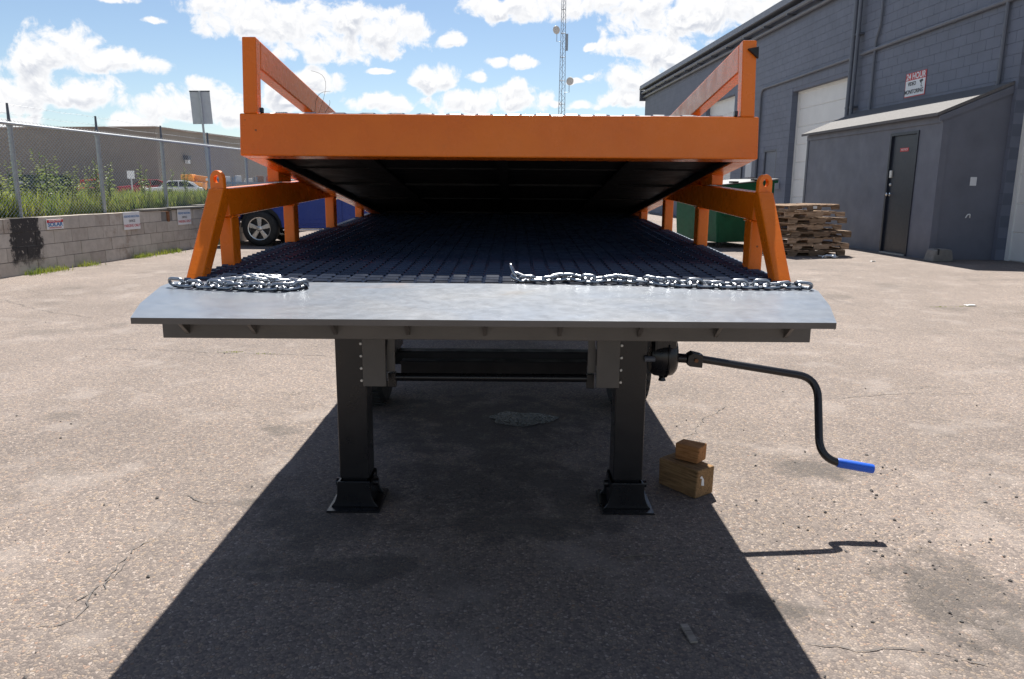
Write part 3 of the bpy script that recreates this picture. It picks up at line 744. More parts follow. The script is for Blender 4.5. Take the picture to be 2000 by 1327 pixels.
for zz in (1.52, 1.65):
    mb = MB(); pts = []
    for i in range(45): pts.append((FX - 0.045, FY0 + (FY1 - FY0) * i / 44, zz + rnd.uniform(-0.008, 0.008) - (0.012 if i % 4 == 2 else 0)))
    mb.tube(pts, 0.002, 4)
    y = FY0 + 0.1
    while y < FY1:
        mb.tube([(FX - 0.06, y, zz - 0.015), (FX - 0.03, y + 0.01, zz + 0.018)], 0.0012, 3); y += 0.14
    part(mb, 'barbed_wire', 'fence_metal', FN)

# board on a tall post, seen from behind
def wl(y, x=0.0, z=0.0): return Matrix.Rotation(A_W, 4, 'Z') @ Vector((x, y, 0)) + Vector((-7.165, 10.474, z))
bp = thing('sign_board', wl(6.98, -0.34, 0.8), 'tall grey sign board seen from behind, standing at the fence', 'sign', R(14))
bp.rotation_euler = (0, R(-2.2), R(14))
part(MB().box(-0.022, 0.022, -0.022, 0.022, 0, 2.56), 'post', 'fence_metal', bp)
bd = part(MB().box(-0.21, 0.21, 0.027, 0.036, 1.85, 2.54), 'board', 'board_grey', bp, bevel=0.002)
part(MB().box(-0.215, 0.215, 0.018, 0.045, 2.54, 2.565), 'board_edge', 'trim_dark', bd)

# ------------------------------------------------------------------ warehouse beyond the yard
WH = thing('warehouse', (-32.2, 70, 0), 'long beige grey flat roofed warehouse beyond the fenced yard', 'building', R(-9.0))
part(MB().box(-60, 0, 0, 70, -0.2, 6.30), 'wall', 'warehouse_wall', WH)
part(MB().box(-60.1, 0.08, -0.08, 70.1, 6.30, 6.48), 'roof_trim', 'warehouse_trim', WH)
part(MB().box(-0.55, 0.05, -0.05, 0.5, 0.0, 6.29), 'corner_panel', 'warehouse_wall', WH)
for yy in (4.0, 22.0):
    lm = part(MB().box(0.0, 0.5, yy, yy + 0.5, 3.7, 4.1), 'wall_light', 'trim_dark', WH)
    part(MB().box(0.10, 0.45, yy + 0.08, yy + 0.42, 3.35, 3.70), 'lens', 'white_sign', lm)

# ================================================================== THE LOADING RAMP
XL, XR = -1.03, 0.88; XC = (XL + XR) / 2
RT = Vector((XC, 2.96, 0))
YR = thing('loading_ramp', RT, 'orange and black folding steel loading ramp standing on two black legs', 'ramp')
def rp(mb, name, mat, parent=None, **kw): return part(mb, name, mat, parent or YR, local=False, **kw)
SL = 0.034
def dz(y): return 1.012 + SL * (y - 2.30)          # top of the lower deck
DA = math.atan(SL)
def deckM(y0): return Matrix.Translation((0, y0, dz(y0))) @ Matrix.Rotation(DA, 4, 'X')

# lip plate with cut corners
pp = [(-0.900, 1.748), (0.765, 1.748), (0.838, 1.965), (0.900, 2.20), (0.900, 2.292), (-1.035, 2.292), (-1.035, 2.20), (-0.965, 1.930)]
lip = rp(MB().prism([(x, (y - 2.292) / math.cos(DA)) for x, y in pp], 'z', -0.015, 0.0, deckM(2.292)), 'lip_plate', 'bare_steel')
lip.data.materials.append(MATS['frame_paint'])
for p_ in lip.data.polygons:
    if p_.normal.z < 0.5: p_.material_index = 1
# front end channel and gussets
ap = MB(); ap.box(XL, XR, 2.178, 2.192, 0.858, dz(2.18) - 0.022); ap.box(XL, XR, 2.192, 2.26, 0.858, 0.870); ap.box(XL, XR, 2.192, 2.26, dz(2.2) - 0.036, dz(2.2) - 0.022)
apron = rp(ap, 'end_channel', 'frame_paint', bevel=0.002)
for gx in (-0.955, -0.757, -0.520, -0.306, -0.080, 0.140, 0.374, 0.600, 0.806):
    rp(MB().prism([(2.176, 0.872), (2.176, dz(2.176) - 0.0165), (2.02, dz(2.02) - 0.0165)], 'x', gx - 0.005, gx + 0.005), 'gusset', 'frame_paint', apron)
# side channels (orange outside), stringers, cross members, sub plate
Y_END = 9.6
def sloped_box(x0, x1, y0, y1, zt, zb):
    """box that follows the deck slope; zt/zb measured from the deck top"""
    return MB().prism([(y0, dz(y0) + zb), (y1, dz(y1) + zb), (y1, dz(y1) + zt), (y0, dz(y0) + zt)], 'x', x0, x1)
for s, x0, x1 in ((-1, XL, XL + 0.045), (1, XR - 0.045, XR)):
    rp(sloped_box(x0, x1, 2.296, Y_END, -0.012, -0.155), 'side_channel', 'orange_paint', bevel=0.003)
    rp(sloped_box(x0 + (0 if s < 0 else -0.03), x1 + (0.03 if s < 0 else 0), 2.297, Y_END, -0.003, -0.0115), 'edge_strip', 'bare_steel')
for sx_ in (-0.62, -0.075, 0.47):
    rp(sloped_box(sx_ - 0.03, sx_ + 0.03, 2.265, Y_END - 0.02, -0.035, -0.17), 'stringer', 'under_paint')
yy = 2.7
while yy < Y_END - 0.1:
    rp(sloped_box(XL + 0.05, XR - 0.05, yy, yy + 0.05, -0.036, -0.11), 'cross_member', 'under_paint'); yy += 0.42
rp(sloped_box(XL + 0.046, XR - 0.046, 2.296, Y_END - 0.01, -0.026, -0.034), 'sub_plate', 'under_paint')

def expanded(x0, x1, length, lwd=0.106, swd=0.052, M=None):
    """expanded metal: rows of zigzag strands that touch at the bonds"""
    mb = MB(); rows = int(length / (swd / 2)); hb = 0.020; wv, th = 0.0095, 0.0036
    for j in range(rows):
        yc = (j + 0.5) * swd / 2; pts = []; k = 0; x = x0
        while x <= x1 + 1e-6:
            sgn = 1 if (k + j) % 2 == 0 else -1
            yo = sgn * (swd / 4 - 0.002); zo = sgn * 0.0040 + 0.004
            for xx in (x - hb, x + hb):
                pts.append((min(max(xx, x0), x1), yc + yo, zo))
            x += lwd / 2; k += 1
        vs = []; fs = []; a = R(38); ca, sa = math.cos(a), math.sin(a)
        for (px, py, pz) in pts:
            for (u, w_) in ((-wv / 2, -th / 2), (wv / 2, -th / 2), (wv / 2, th / 2), (-wv / 2, th / 2)):
                vs.append((px, py + u * ca - w_ * sa, pz + u * sa + w_ * ca))
        for i in range(len(pts) - 1):
            for q in range(4): fs.append((i * 4 + q, i * 4 + (q + 1) % 4, i * 4 + 4 + (q + 1) % 4, i * 4 + 4 + q))
        mb.add(vs, fs, M)
    return mb
rp(expanded(XL + 0.012, XR - 0.012, 7.25, M=deckM(2.300) @ Matrix.Translation((0, 0, -0.006))), 'deck_grating', 'grating', kind='stuff')

# guard rails of the lower deck
def guard(side):
    o_, i_ = (XL, XL + 0.050) if side < 0 else (XR, XR - 0.050); a, b_ = min(o_, i_), max(o_, i_)
    def rz(y): return dz(y) + 0.268
    rl = rp(MB().prism([(2.645, rz(2.645) - 0.098), (4.23, rz(4.23) - 0.098), (4.23, rz(4.23)), (2.625, rz(2.625))], 'x', a, b_), 'guard_rail', 'orange_paint', bevel=0.006)
    rp(MB().prism([(2.352, dz(2.352) - 0.01), (2.425, dz(2.425) - 0.01), (2.664, rz(2.64) - 0.02), (2.640, rz(2.62) + 0.003), (2.590, rz(2.60) + 0.001)], 'x', a - 0.002 * (side > 0), b_ + 0.002 * (side < 0)), 'slanted_strut', 'orange_paint', rl, bevel=0.006)
    for py in (2.655, 3.415, 4.18):
        rp(MB().prism([(py, dz(py) - 0.01), (py + 0.075, dz(py) - 0.01), (py + 0.075, rz(py + 0.03) - 0.0985), (py, rz(py) - 0.0985)], 'x', a + 0.001, b_ - 0.001), 'post', 'orange_paint', rl, bevel=0.006)
        wm = MB(); wm.tube([((i_), py + 0.004, rz(py) - 0.100), ((i_), py + 0.075, rz(py) - 0.098)], 0.004, 6)
        rp(wm, 'weld_bead', 'orange_paint', rl, smooth=True)
    rp(MB().box(a + 0.003, b_ - 0.003, 4.96, 5.04, dz(5) - 0.01, dz(5) + 0.16), 'stub_post', 'orange_paint', rl, bevel=0.005)
    # rest block for the folded section
    rp(MB().box(a + 0.001, b_ - 0.001, 3.22, 3.40, rz(3.3) + 0.004, rz(3.3) + 0.075), 'rest_block', 'orange_paint', rl, bevel=0.004)
    # lifting eye: upright plate with a hole
    eb = bmesh.new(); n = 24; cy, cz = 2.617, rz(2.617) + 0.030; xm = (a + b_) / 2
    ring = []
    for k in range(n + 1):
        th = math.pi * k / n
        ring.append((cy + 0.029 * math.cos(th), cz + 0.030 * math.sin(th)))
    outer = [(cy + 0.029, cz - 0.032)] + ring + [(cy - 0.029, cz - 0.032)]
    N = len(outer); hole = []
    for (yy_, zz_) in outer:
        an = math.atan2(zz_ - cz, yy_ - cy); hole.append((cy + 0.0125 * math.cos(an), cz + 0.0135 * math.sin(an)))
    vs = []; fs = []
    for xx in (xm - 0.008, xm + 0.008):
        vs += [(xx, p[0], p[1]) for p in outer] + [(xx, p[0], p[1]) for p in hole]
    for i in range(N):
        j = (i + 1) % N
        fs += [(i, N + i, N + j, j), (2 * N + i, 2 * N + j, 3 * N + j, 3 * N + i), (i, j, 2 * N + j, 2 * N + i), (N + i, 3 * N + i, 3 * N + j, N + j)]
    ebm = MB().add(vs, fs)
    # turned to face the front a little, as welded
    Mr = Matrix.Translation((xm, cy, 0)) @ Matrix.Rotation(R(66 * -side), 4, 'Z') @ Matrix.Translation((-xm, -cy, 0))
    ebm.v = [tuple(Mr @ Vector(v)) for v in ebm.v]
    rp(ebm, 'lifting_eye', 'orange_paint', rl, bevel=0.002)
guard(-1); guard(1)

# folded upper section, hinged at the back and rising towards the lip
TH = math.atan(0.117); PX0, PX1 = -0.985, 0.882
PM = Matrix.Translation((0, 2.79, 1.407)) @ Matrix.Rotation(-TH, 4, 'X')
PL = 2.70
def pb(x0, x1, y0, y1, z0, z1): return MB().box(x0, x1, y0, y1, z0, z1, PM)
fb = rp(pb(PX0, PX1, 0, 0.075, 0, 0.150), 'front_beam', 'orange_paint', bevel=0.005)
for x0, x1 in ((PX0, PX0 + 0.07), (PX1 - 0.07, PX1)):
    sb_ = rp(pb(x0, x1, 0.0755, PL, 0.0, 0.150), 'side_beam', 'orange_paint', bevel=0.004)
    xi_ = x1 if x0 < 0 else x0 - 0.006
    rp(pb(xi_ + 0.0003, xi_ + 0.0057, 0.078, PL - 0.002, 0.003, 0.127), 'inner_web', 'under_paint', sb_)
for sx_, w_ in ((-0.565, 0.030), (-0.045, 0.022), (0.470, 0.030)):
    b_ = rp(pb(sx_ - w_, sx_ + w_, 0.0755, PL - 0.08, 0.012, 0.020), 'stringer', 'under_paint')
    rp(pb(sx_ - 0.004, sx_ + 0.004, 0.0755, PL - 0.08, 0.0205, 0.128), 'web', 'under_paint', b_)
COLS = ((PX0 + 0.0770, -0.5955), (-0.5345, -0.0675), (-0.0225, 0.4395), (0.5005, PX1 - 0.0770))
ycuts = (0.078, 0.46, 1.02, 1.66, PL - 0.08)
for (xa, xb) in COLS:
    for k in range(4):
        rp(pb(xa, xb, ycuts[k] + 0.004, ycuts[k + 1] - 0.004, 0.026 + 0.004 * (k % 2), 0.036), 'belly_sheet', 'under_paint')
    for yc in ycuts[1:4]: rp(pb(xa, xb, yc - 0.0035, yc + 0.0035, 0.020, 0.034), 'seam_strip', 'under_paint')
rp(pb(PX0 + 0.0770, PX1 - 0.0770, PL - 0.079, PL, 0.004, 0.127), 'rear_beam', 'under_paint')
rp(pb(PX0 + 0.0705, PX1 - 0.0705, 0.0755, PL - 0.002, 0.129, 0.137), 'sub_plate', 'under_paint')
rp(expanded(PX0 + 0.03, PX1 - 0.03, 2.66, M=PM @ Matrix.Translation((0, 0.020, 0.1520))), 'panel_grating', 'grating', kind='stuff')
for side, x0, x1 in ((-1, PX0 + 0.013, PX0 + 0.063), (1, PX1 - 0.066, PX1 - 0.016)):
    rl = rp(pb(x0, x1, 0.0535, 2.45, 0.318, 0.418), 'upper_rail', 'orange_paint', bevel=0.005)
    for k, py in enumerate((0.003, 0.80, 1.60, 2.38)):
        rp(pb(x0 + 0.0005 * (k > 0), x1 - 0.0005 * (k > 0), py, py + (0.05 if k == 0 else 0.06), 0.1505, 0.418 if k == 0 else 0.3175), 'post', 'orange_paint', rl, bevel=0.004)
# black clips left on the posts
rp(MB().prism([(PX1 - 0.050, 0.385), (PX1 - 0.013, 0.392), (PX1 - 0.013, 0.352)], 'y', -0.010, 0.0025, PM), 'rubber_wedge', 'rubber')
for bx in (PX0 + 0.075, PX1 - 0.080): rp(pb(bx - 0.006, bx + 0.006, 0.01, 0.025, 0.156, 0.172), 'clip', 'black_paint')
# loose tie wires on the left rail
def arc(p0, p1, bulge, n=10):
    p0, p1 = Vector(p0), Vector(p1); return [p0.lerp(p1, k / n) + Vector(bulge) * math.sin(math.pi * k / n) for k in range(n + 1)]
for p0, p1, bl in (((-0.75, 2.95, 1.56), (-0.69, 3.0, 1.655), (-0.02, 0, 0.03)), ((-0.72, 2.95, 1.56), (-0.70, 2.98, 1.62), (0.012, 0, 0.01)), ((-0.86, 3.35, 1.78), (-0.90, 3.60, 1.62), (0.05, 0, 0.05))):
    rp(MB().tube(arc(p0, p1, bl), 0.0007, 5), 'tie_wire', 'black_paint', smooth=True)

# support legs
def leg(x0, x1, inner):
    """inner = +1 when the ramp's centre is on the +x side"""
    lg = rp(MB().box(x0, x1, 2.915, 3.035, 0.125, dz(2.95) - 0.175), 'support_leg', 'black_paint', bevel=0.004)
    rp(MB().box(x0 + 0.010, x1 - 0.010, 2.925, 3.025, 0.02, 0.1245), 'inner_tube', 'black_paint', lg)
    xm = (x0 + x1) / 2
    # flared foot: shoe plates on both sides and a sole plate
    shoe = [(xm + k * x, z) for k, pts in ((1, ((0.066, 0.120), (0.068, 0.085), (0.071, 0.058), (0.080, 0.032), (0.096, 0.0105))), ) for x, z in pts]
    shoe = shoe + [(2 * xm - x, z) for x, z in reversed(shoe)]
    rp(MB().prism(shoe, 'y', 2.894, 2.902), 'foot_plate', 'black_paint', lg, bevel=0.002)
    rp(MB().prism(shoe, 'y', 3.048, 3.056), 'foot_plate', 'black_paint', lg, bevel=0.002)
    for s in (-1, 1):
        rp(MB().prism([(2.9025, 0.110), (3.0475, 0.110), (3.0475, 0.0105), (2.9025, 0.0105)], 'x', xm + s * 0.066 - 0.004, xm + s * 0.066 + 0.003), 'foot_cheek', 'black_paint', lg)
        rp(MB().prism([(3.0565, 0.080), (3.092, 0.0105), (3.0565, 0.0105)], 'x', xm + s * 0.066 - 0.004, xm + s * 0.066 + 0.004), 'foot_gusset', 'black_paint', lg)
        rp(MB().cyl((xm + s * 0.0695, 2.975, 0.088), (xm + s * 0.088, 2.975, 0.088), 0.016, 10), 'foot_pin', 'black_paint', lg, smooth=True)
    rp(MB().prism([(xm - 0.104, 0.010), (xm - 0.108, 0.002), (xm + 0.108, 0.002), (xm + 0.104, 0.010)], 'y', 2.855, 3.095), 'sole_plate', 'black_paint', lg)
    # bracket plate on the inner side, bolted
    e = x1 if inner > 0 else x0
    q0, q1 = (e - 0.012 + 0.003, e + 0.082) if inner > 0 else (e - 0.082, e + 0.012 - 0.003)
    cut = [(q0, 0.520), (q1, 0.520), (q1, 0.690), (q1 - inner * 0.0, dz(2.9) - 0.178), (q0, dz(2.9) - 0.178)] if inner > 0 else [(q0, 0.520), (q1, 0.520), (q1, dz(2.9) - 0.178), (q0, dz(2.9) - 0.178), (q0, 0.690)]
    br = rp(MB().prism(cut, 'y', 2.900, 2.9135), 'bracket_plate', 'frame_paint', bevel=0.002)
    k0, k1 = (q1, q1 + 0.032) if inner > 0 else (q0 - 0.032, q0)
    far_ = k1 if inner > 0 else k0; near = k0 if inner > 0 else k1
    rp(MB().prism([(near, 0.575), (far_, 0.575), (far_, dz(2.98) - 0.178), (near + inner * 0.0, 0.660)], 'y', 2.93, 2.942), 'brace_plate', 'frame_paint', br)
    for zz in (0.542, 0.592, 0.642, 0.692):
        bx = e - inner * 0.016
        rp(MB().lathe([(0.0065, 0), (0.0065, 0.006), (0.005, 0.008)], 6, Matrix.Translation((bx, 2.9145 if zz > 0 else 0, zz)) @ Matrix.Rotation(R(90), 4, 'X')), 'bolt', 'bolt_zinc', lg)
    return lg
leg(-0.702, -0.582, 1); leg(0.418, 0.538, -1)
# shafts and spreader bars between the legs
sh = rp(MB().cyl((-0.50, 3.00, 0.535), (0.336, 3.00, 0.535), 0.017, 12), 'cross_shaft', 'black_paint', smooth=True)
for xx in (-0.490, 0.322): rp(MB().box(xx - 0.016, xx + 0.016, 2.982, 3.018, 0.495, 0.556), 'shaft_bearing', 'black_paint', sh, bevel=0.003)
rp(MB().box(-0.50, 0.34, 3.30, 3.36, 0.470, 0.532), 'spreader_bar', 'under_paint', bevel=0.003)
# gearbox on the right leg
gM = Matrix.Translation((0.556, 2.975, 0.643)) @ Matrix.Rotation(R(90), 4, 'Y')
gb = rp(MB().lathe([(0.03, -0.004), (0.070, 0.0), (0.084, 0.018), (0.088, 0.046), (0.088, 0.060), (0.094, 0.061), (0.094, 0.067), (0.088, 0.068), (0.084, 0.090), (0.070, 0.104), (0.03, 0.108)], 28, gM), 'gearbox', 'black_paint', smooth=True)
rp(MB().box(0.562, 0.652, 2.90, 3.05, 0.645, 0.80), 'gear_case', 'black_paint', gb, bevel=0.012)
rp(MB().lathe([(0.016, -0.115), (0.012, -0.102), (0.020, -0.085)], 10, Matrix.Translation((0.612, 2.975, 0.650))), 'drain_nub', 'black_paint', gb, smooth=True)
rp(MB().cyl((0.525, 2.905, 0.640), (0.566, 2.905, 0.640), 0.012, 10), 'shaft_stub', 'trim_dark', gb, smooth=True)
rp(MB().cyl((0.664, 2.955, 0.634), (0.700, 2.955, 0.632), 0.019, 12), 'output_shaft', 'black_paint', gb, smooth=True)
# crank: yoke joint, bent tube and grip
cp_ = rounded([(0.735, 2.955, 0.634), (1.235, 2.950, 0.556), (1.212, 2.808, 0.262), (1.408, 2.778, 0.236)], 0.085, 8)
ck = rp(MB().tube(cp_, 0.0155, 14), 'crank', 'black_paint', smooth=True)
yk = MB(); yk.prism([(0.700, 0.612), (0.712, 0.604), (0.762, 0.598), (0.764, 0.650), (0.722, 0.660), (0.704, 0.648)], 'y', 2.928, 2.940); yk.prism([(0.700, 0.612), (0.712, 0.604), (0.762, 0.598), (0.764, 0.650), (0.722, 0.660), (0.704, 0.648)], 'y', 2.970, 2.982); yk.box(0.752, 0.766, 2.9405, 2.9695, 0.600, 0.650)
rp(yk, 'yoke', 'black_paint', ck, bevel=0.003)
rp(MB().cyl((0.735, 2.920, 0.630), (0.735, 2.990, 0.630), 0.008, 8), 'yoke_pin', 'rust', ck, smooth=True)
g0 = Vector((1.278, 2.798, 0.2532)); g1 = Vector((1.412, 2.7775, 0.2355))
rp(MB().tube([g0, g0.lerp(g1, 0.02), g0.lerp(g1, 0.97), g1], [0.0175, 0.0185, 0.0182, 0.0165], 16), 'grip', 'blue_grip', ck, smooth=True)

# axle and wheels below the deck
ax = rp(MB().box(-0.74, 0.58, 4.42, 4.52, 0.250, 0.332), 'axle', 'under_paint', bevel=0.006)
for s, xi in ((-1, -0.745), (1, 0.590)):
    x_out = xi + s * 0.215; xm = (xi + x_out) / 2
    WM = Matrix.Translation((xm, 4.47, 0.335)) @ Matrix.Rotation(R(90), 4, 'Y')
    ty = rp(MB().lathe([(0.20, -0.10), (0.25, -0.105), (0.305, -0.10), (0.326, -0.078), (0.334, -0.05), (0.334, 0.05), (0.326, 0.078), (0.305, 0.10), (0.25, 0.105), (0.20, 0.10)], 40, WM, caps=False), 'wheel', 'rubber', smooth=True)
    rp(MB().lathe([(0.05, -0.055), (0.11, -0.06), (0.15, -0.085), (0.195, -0.103), (0.199, -0.09), (0.199, 0.09), (0.195, 0.103), (0.15, 0.085), (0.11, 0.06), (0.05, 0.055)], 28, WM), 'rim', 'trim_dark', ty, smooth=True)
    tr = MB()
    for k in range(40):
        a = 2 * math.pi * k / 40
        for off, tw in ((-0.045, 0.35), (0.045, -0.35)):
            tr.box(-0.040, 0.040, -0.011, 0.011, 0.332, 0.342, Matrix.Translation((xm + off, 4.47, 0.335)) @ Matrix.Rotation(a, 4, 'X') @ Matrix.Rotation(tw, 4, 'Z'))
    rp(tr, 'tread', 'rubber', ty, kind='stuff')
    hx = xm - s * 0.02
    rp(MB().box(xi - 0.03 * s - 0.03, xi - 0.03 * s + 0.03, 4.30, 4.64, 0.334, 0.45), 'leaf_spring', 'black_paint')
    rp(MB().prism([(4.15, 0.94), (4.80, 0.955), (4.62, 0.455), (4.32, 0.455)], 'x', xi - 0.055 * s - 0.008, xi - 0.055 * s + 0.008), 'hanger_plate', 'under_paint')

# ------------------------------------------------------------------ chains lying on the lip
def link_mesh(pitch=0.0325, r=0.0051, wid=0.0118):
    pts = []; hl = pitch / 2 + r
    for k in range(9):
        a = -math.pi / 2 + math.pi * k / 8; pts.append((hl - wid + wid * math.cos(a) + 0.002, wid * math.sin(a), 0))
    for k in range(9):
        a = math.pi / 2 + math.pi * k / 8; pts.append((-(hl - wid) - 0.002 + wid * math.cos(a), wid * math.sin(a), 0))
    me = MB().tube(pts, r, 8, closed=True).mesh('link'); me.materials.append(MATS['galvanised'])
    for p in me.polygons: p.use_smooth = True
    return me
LINK = link_mesh()
def chain(path, label, seed):
    q = random.Random(seed); P = [Vector(p) for p in path]
    # resample at the pitch
    pts = [P[0].copy()]; i = 0; cur = P[0].copy(); rest = 0.0325
    while i < len(P) - 1:
        d = (P[i + 1] - cur).length
        if d >= rest: cur = cur.lerp(P[i + 1], rest / d); pts.append(cur.copy()); rest = 0.0325
        else: rest -= d; cur = P[i + 1].copy(); i += 1
    root = thing('chain', (pts[0].x, pts[0].y, dz(pts[0].y)), label, 'chain')
    for k in range(len(pts) - 1):
        a, b_ = pts[k], pts[k + 1]; m_ = (a + b_) / 2; tg = (b_ - a).normalized()
        rollang = (R(24) if k % 2 else R(-52)) + q.uniform(-0.30, 0.30)
        yaw = math.atan2(tg.y, tg.x) + q.uniform(-0.10, 0.10); pit = -math.asin(max(-1, min(1, tg.z)))
        # edge-up links rest on their lower bar
        hh_ = 0.0052 + 0.0118 * abs(math.sin(rollang))
        z = dz(m_.y) + max(hh_, m_.z) + (0.001 if k % 2 else 0)
        link(LINK, 'link', None, root, loc=(m_.x - root.location.x, m_.y - root.location.y, z - root.location.z), rot=(rollang, pit, yaw))
    return root
chain([(-0.995, 2.188, 0), (-0.921, 2.167, 0), (-0.806, 2.140, 0), (-0.685, 2.126, 0), (-0.630, 2.133, 0.004), (-0.602, 2.175, 0.008), (-0.650, 2.205, 0.012), (-0.700, 2.180, 0.018), (-0.745, 2.175, 0.026), (-0.790, 2.205, 0.030), (-0.755, 2.235, 0.022), (-0.700, 2.245, 0.010), (-0.690, 2.265, 0.006), (-0.755, 2.262, 0.006), (-0.800, 2.225, 0.018), (-0.850, 2.205, 0.012), (-0.905, 2.215, 0.006)],
      'heaped galvanised steel chain on the left side of the bare steel lip', 3)
chain([(-0.002, 2.345, 0.045), (0.012, 2.320, 0.010), (0.094, 2.300, 0.012), (0.175, 2.318, 0.020), (0.235, 2.290, 0.010), (0.317, 2.305, 0.018), (0.408, 2.285, 0.012), (0.493, 2.250, 0), (0.582, 2.238, 0), (0.67, 2.226, 0), (0.76, 2.222, 0), (0.836, 2.235, 0.008), (0.890, 2.215, 0.004)],
      'long galvanised steel chain stretched along the right side of the lip', 5)

# ================================================================== SMALLER THINGS
# timber blocks beside the right leg
def timber(loc, sx, sy, sz, rz, mat, label):
    tb = MB().box(-sx / 2, sx / 2, -sy / 2, sy / 2, 0, sz); tq = random.Random(int(sx * 1e4))
    tb.v = [(x + tq.uniform(-0.004, 0.004), y + tq.uniform(-0.004, 0.004), z + (tq.uniform(-0.006, 0.002) if z > 0.01 else 0)) for x, y, z in tb.v]
    me = tb.mesh('timber_block')
    o = link(me, 'timber_block', mat, loc=loc, rot=(0, 0, rz), bevel=0.006)
    return tag(o, label, 'wood block')
# big one: front corner (0.79,3.015), left corner (0.66,3.186), right corner (0.883,3.08)
fc = Vector((0.790, 3.015)); u = Vector((-0.13, 0.171)); ul = u.length; u.normalize(); w_ = Vector((u.y, -u.x)) * 1.0
w_ = w_ if w_.x > 0 else -w_
ctr = fc + u * ul / 2 + w_ * 0.118 / 2
timber((ctr.x, ctr.y, 0.002), ul, 0.118, 0.128, math.atan2(u.y, u.x), 'block_wood_aged', 'brown squared timber block on the asphalt beside the right ramp leg')
bt = bpy.data.objects['timber_block']
part(MB().prism([(0.012, 0.050), (0.030, 0.056), (0.028, 0.085), (0.042, 0.092), (0.030, 0.100), (0.014, 0.078)], 'x', -ul / 2 - 0.0012, -ul / 2 - 0.0002), 'paper_tag', 'paper', bt)
part(MB().prism([(0.012, 0.050), (0.030, 0.056), (0.028, 0.085), (0.042, 0.092), (0.030, 0.100), (0.014, 0.078)], 'y', -0.118 / 2 - 0.0012, -0.118 / 2 - 0.0002), 'paper_tag', 'paper', bt)
timber((0.793, 3.158, 0.1305), 0.112, 0.078, 0.074, math.atan2(-0.071, 0.084) , 'block_wood', 'small orange brown timber offcut lying on the larger timber block')

# puddle of drained water under the deck
vs = [(0.065, 4.14, 0.004)]; n = 48; pr = random.Random(4)
for k in range(n):
    a = 2 * math.pi * k / n; r_ = 1 + 0.10 * math.sin(3 * a + 1) + 0.06 * math.sin(7 * a) + pr.uniform(-0.05, 0.05)
    vs.append((0.065 + 0.19 * r_ * math.cos(a), 4.14 + 0.13 * r_ * math.sin(a), 0.004))
me = bpy.data.meshes.new('puddle'); me.from_pydata(vs, [], [(0, 1 + k, 1 + (k + 1) % n) for k in range(n)])
link(me, 'puddle', 'wet_film', kind='structure')

# pallets
def pallet_proto():
    root = thing('pallet', (0, 0, 0), 'x', 'pallet', group='wooden pallets stacked by the shed')
    Lx, Ly = 1.28, 1.08
    def strm(flip=False):
        h = 0.088; zc = 0.016
        pts = [(-Lx / 2, zc), (-0.46, zc), (-0.44, zc + 0.056), (-0.18, zc + 0.056), (-0.16, zc), (0.16, zc), (0.18, zc + 0.056), (0.44, zc + 0.056), (0.46, zc), (Lx / 2, zc), (Lx / 2, zc + h), (-Lx / 2, zc + h)]
        return MB().prism(pts, 'y', -0.019, 0.019).mesh('stringer')
    sm = strm(); sm.materials.append(MATS['pallet_wood'])
    for yy in (-Ly / 2 + 0.02, 0, Ly / 2 - 0.02): link(sm, 'stringer', None, root, loc=(0, yy, 0))
    tm = MB().box(-0.045, 0.045, -Ly / 2, Ly / 2, 0, 0.016).mesh('deck_board'); tm.materials.append(MATS['pallet_wood'])
    tw = MB().box(-0.068, 0.068, -Ly / 2, Ly / 2, 0, 0.016).mesh('deck_board'); tw.materials.append(MATS['pallet_wood'])
    q = random.Random(9)
    xs = [-Lx / 2 + 0.068, -0.41, -0.25, -0.08, 0.09, 0.25, 0.41, Lx / 2 - 0.068]
    for i, xx in enumerate(xs): link(tw if i in (0, len(xs) - 1) else tm, 'deck_board', None, root, loc=(xx, q.uniform(-0.015, 0.015), 0.1045), rot=(0, 0, q.uniform(-0.02, 0.02)))
    for xx in (-Lx / 2 + 0.068, -0.1, Lx / 2 - 0.068): link(tw, 'base_board', None, root, loc=(xx, q.uniform(-0.01, 0.01), -0.0005), rot=(0, 0, 0))
    return root
pal = pallet_proto()
fcx, fcy, yaw0 = 5.47, 15.0, R(13)
names = ['bottom pallet of the wooden stack by the shed, resting on the asphalt', 'second pallet from the bottom of the stack by the shed', 'third pallet from the bottom of the stack by the shed', 'fourth pallet up in the stack by the shed', 'fifth pallet up in the stack by the shed', 'third pallet from the top of the stack by the shed', 'second pallet from the top of the stack by the shed', 'topmost weathered pallet of the stack by the shed']
pq = random.Random(21)
for i in range(8):
    o = pal if i == 0 else copy_tree(pal)
    ox = (0.0, 0.08, -0.10, 0.10, -0.11, 0.0, -0.06, -0.17)[i]; rz = yaw0 + (0, 0.03, 0.08, -0.07, 0.10, -0.02, -0.08, 0.16)[i]
    cx = fcx + 0.64 * math.cos(yaw0) - 0.54 * math.sin(yaw0) + ox; cy = fcy + 0.64 * math.sin(yaw0) + 0.54 * math.cos(yaw0) + pq.uniform(-0.04, 0.04)
    o.location = (cx, cy, 0.003 + i * 0.1265); o.rotation_euler = (pq.uniform(-0.006, 0.006), (0, 0.004, -0.006, 0.006, -0.008, 0.006, -0.010, -0.018)[i], rz)
    o['label'] = names[i]
    if i:
        kids = [c for c in o.children if c.name.startswith(('base_board', 'deck_board'))]
        for c in pq.sample(kids, 2): bpy.data.objects.remove(c, do_unlink=True)
        for c in o.children: c.location.y += pq.uniform(-0.012, 0.012); c.rotation_euler.z += pq.uniform(-0.012, 0.012)
for ch in list(o.children): 
    if ch.name.startswith('stringer'): part(MB().box(-0.05, 0.05, -0.0215, -0.0195, 0.045, 0.095), 'paper_label', 'paper', ch); break

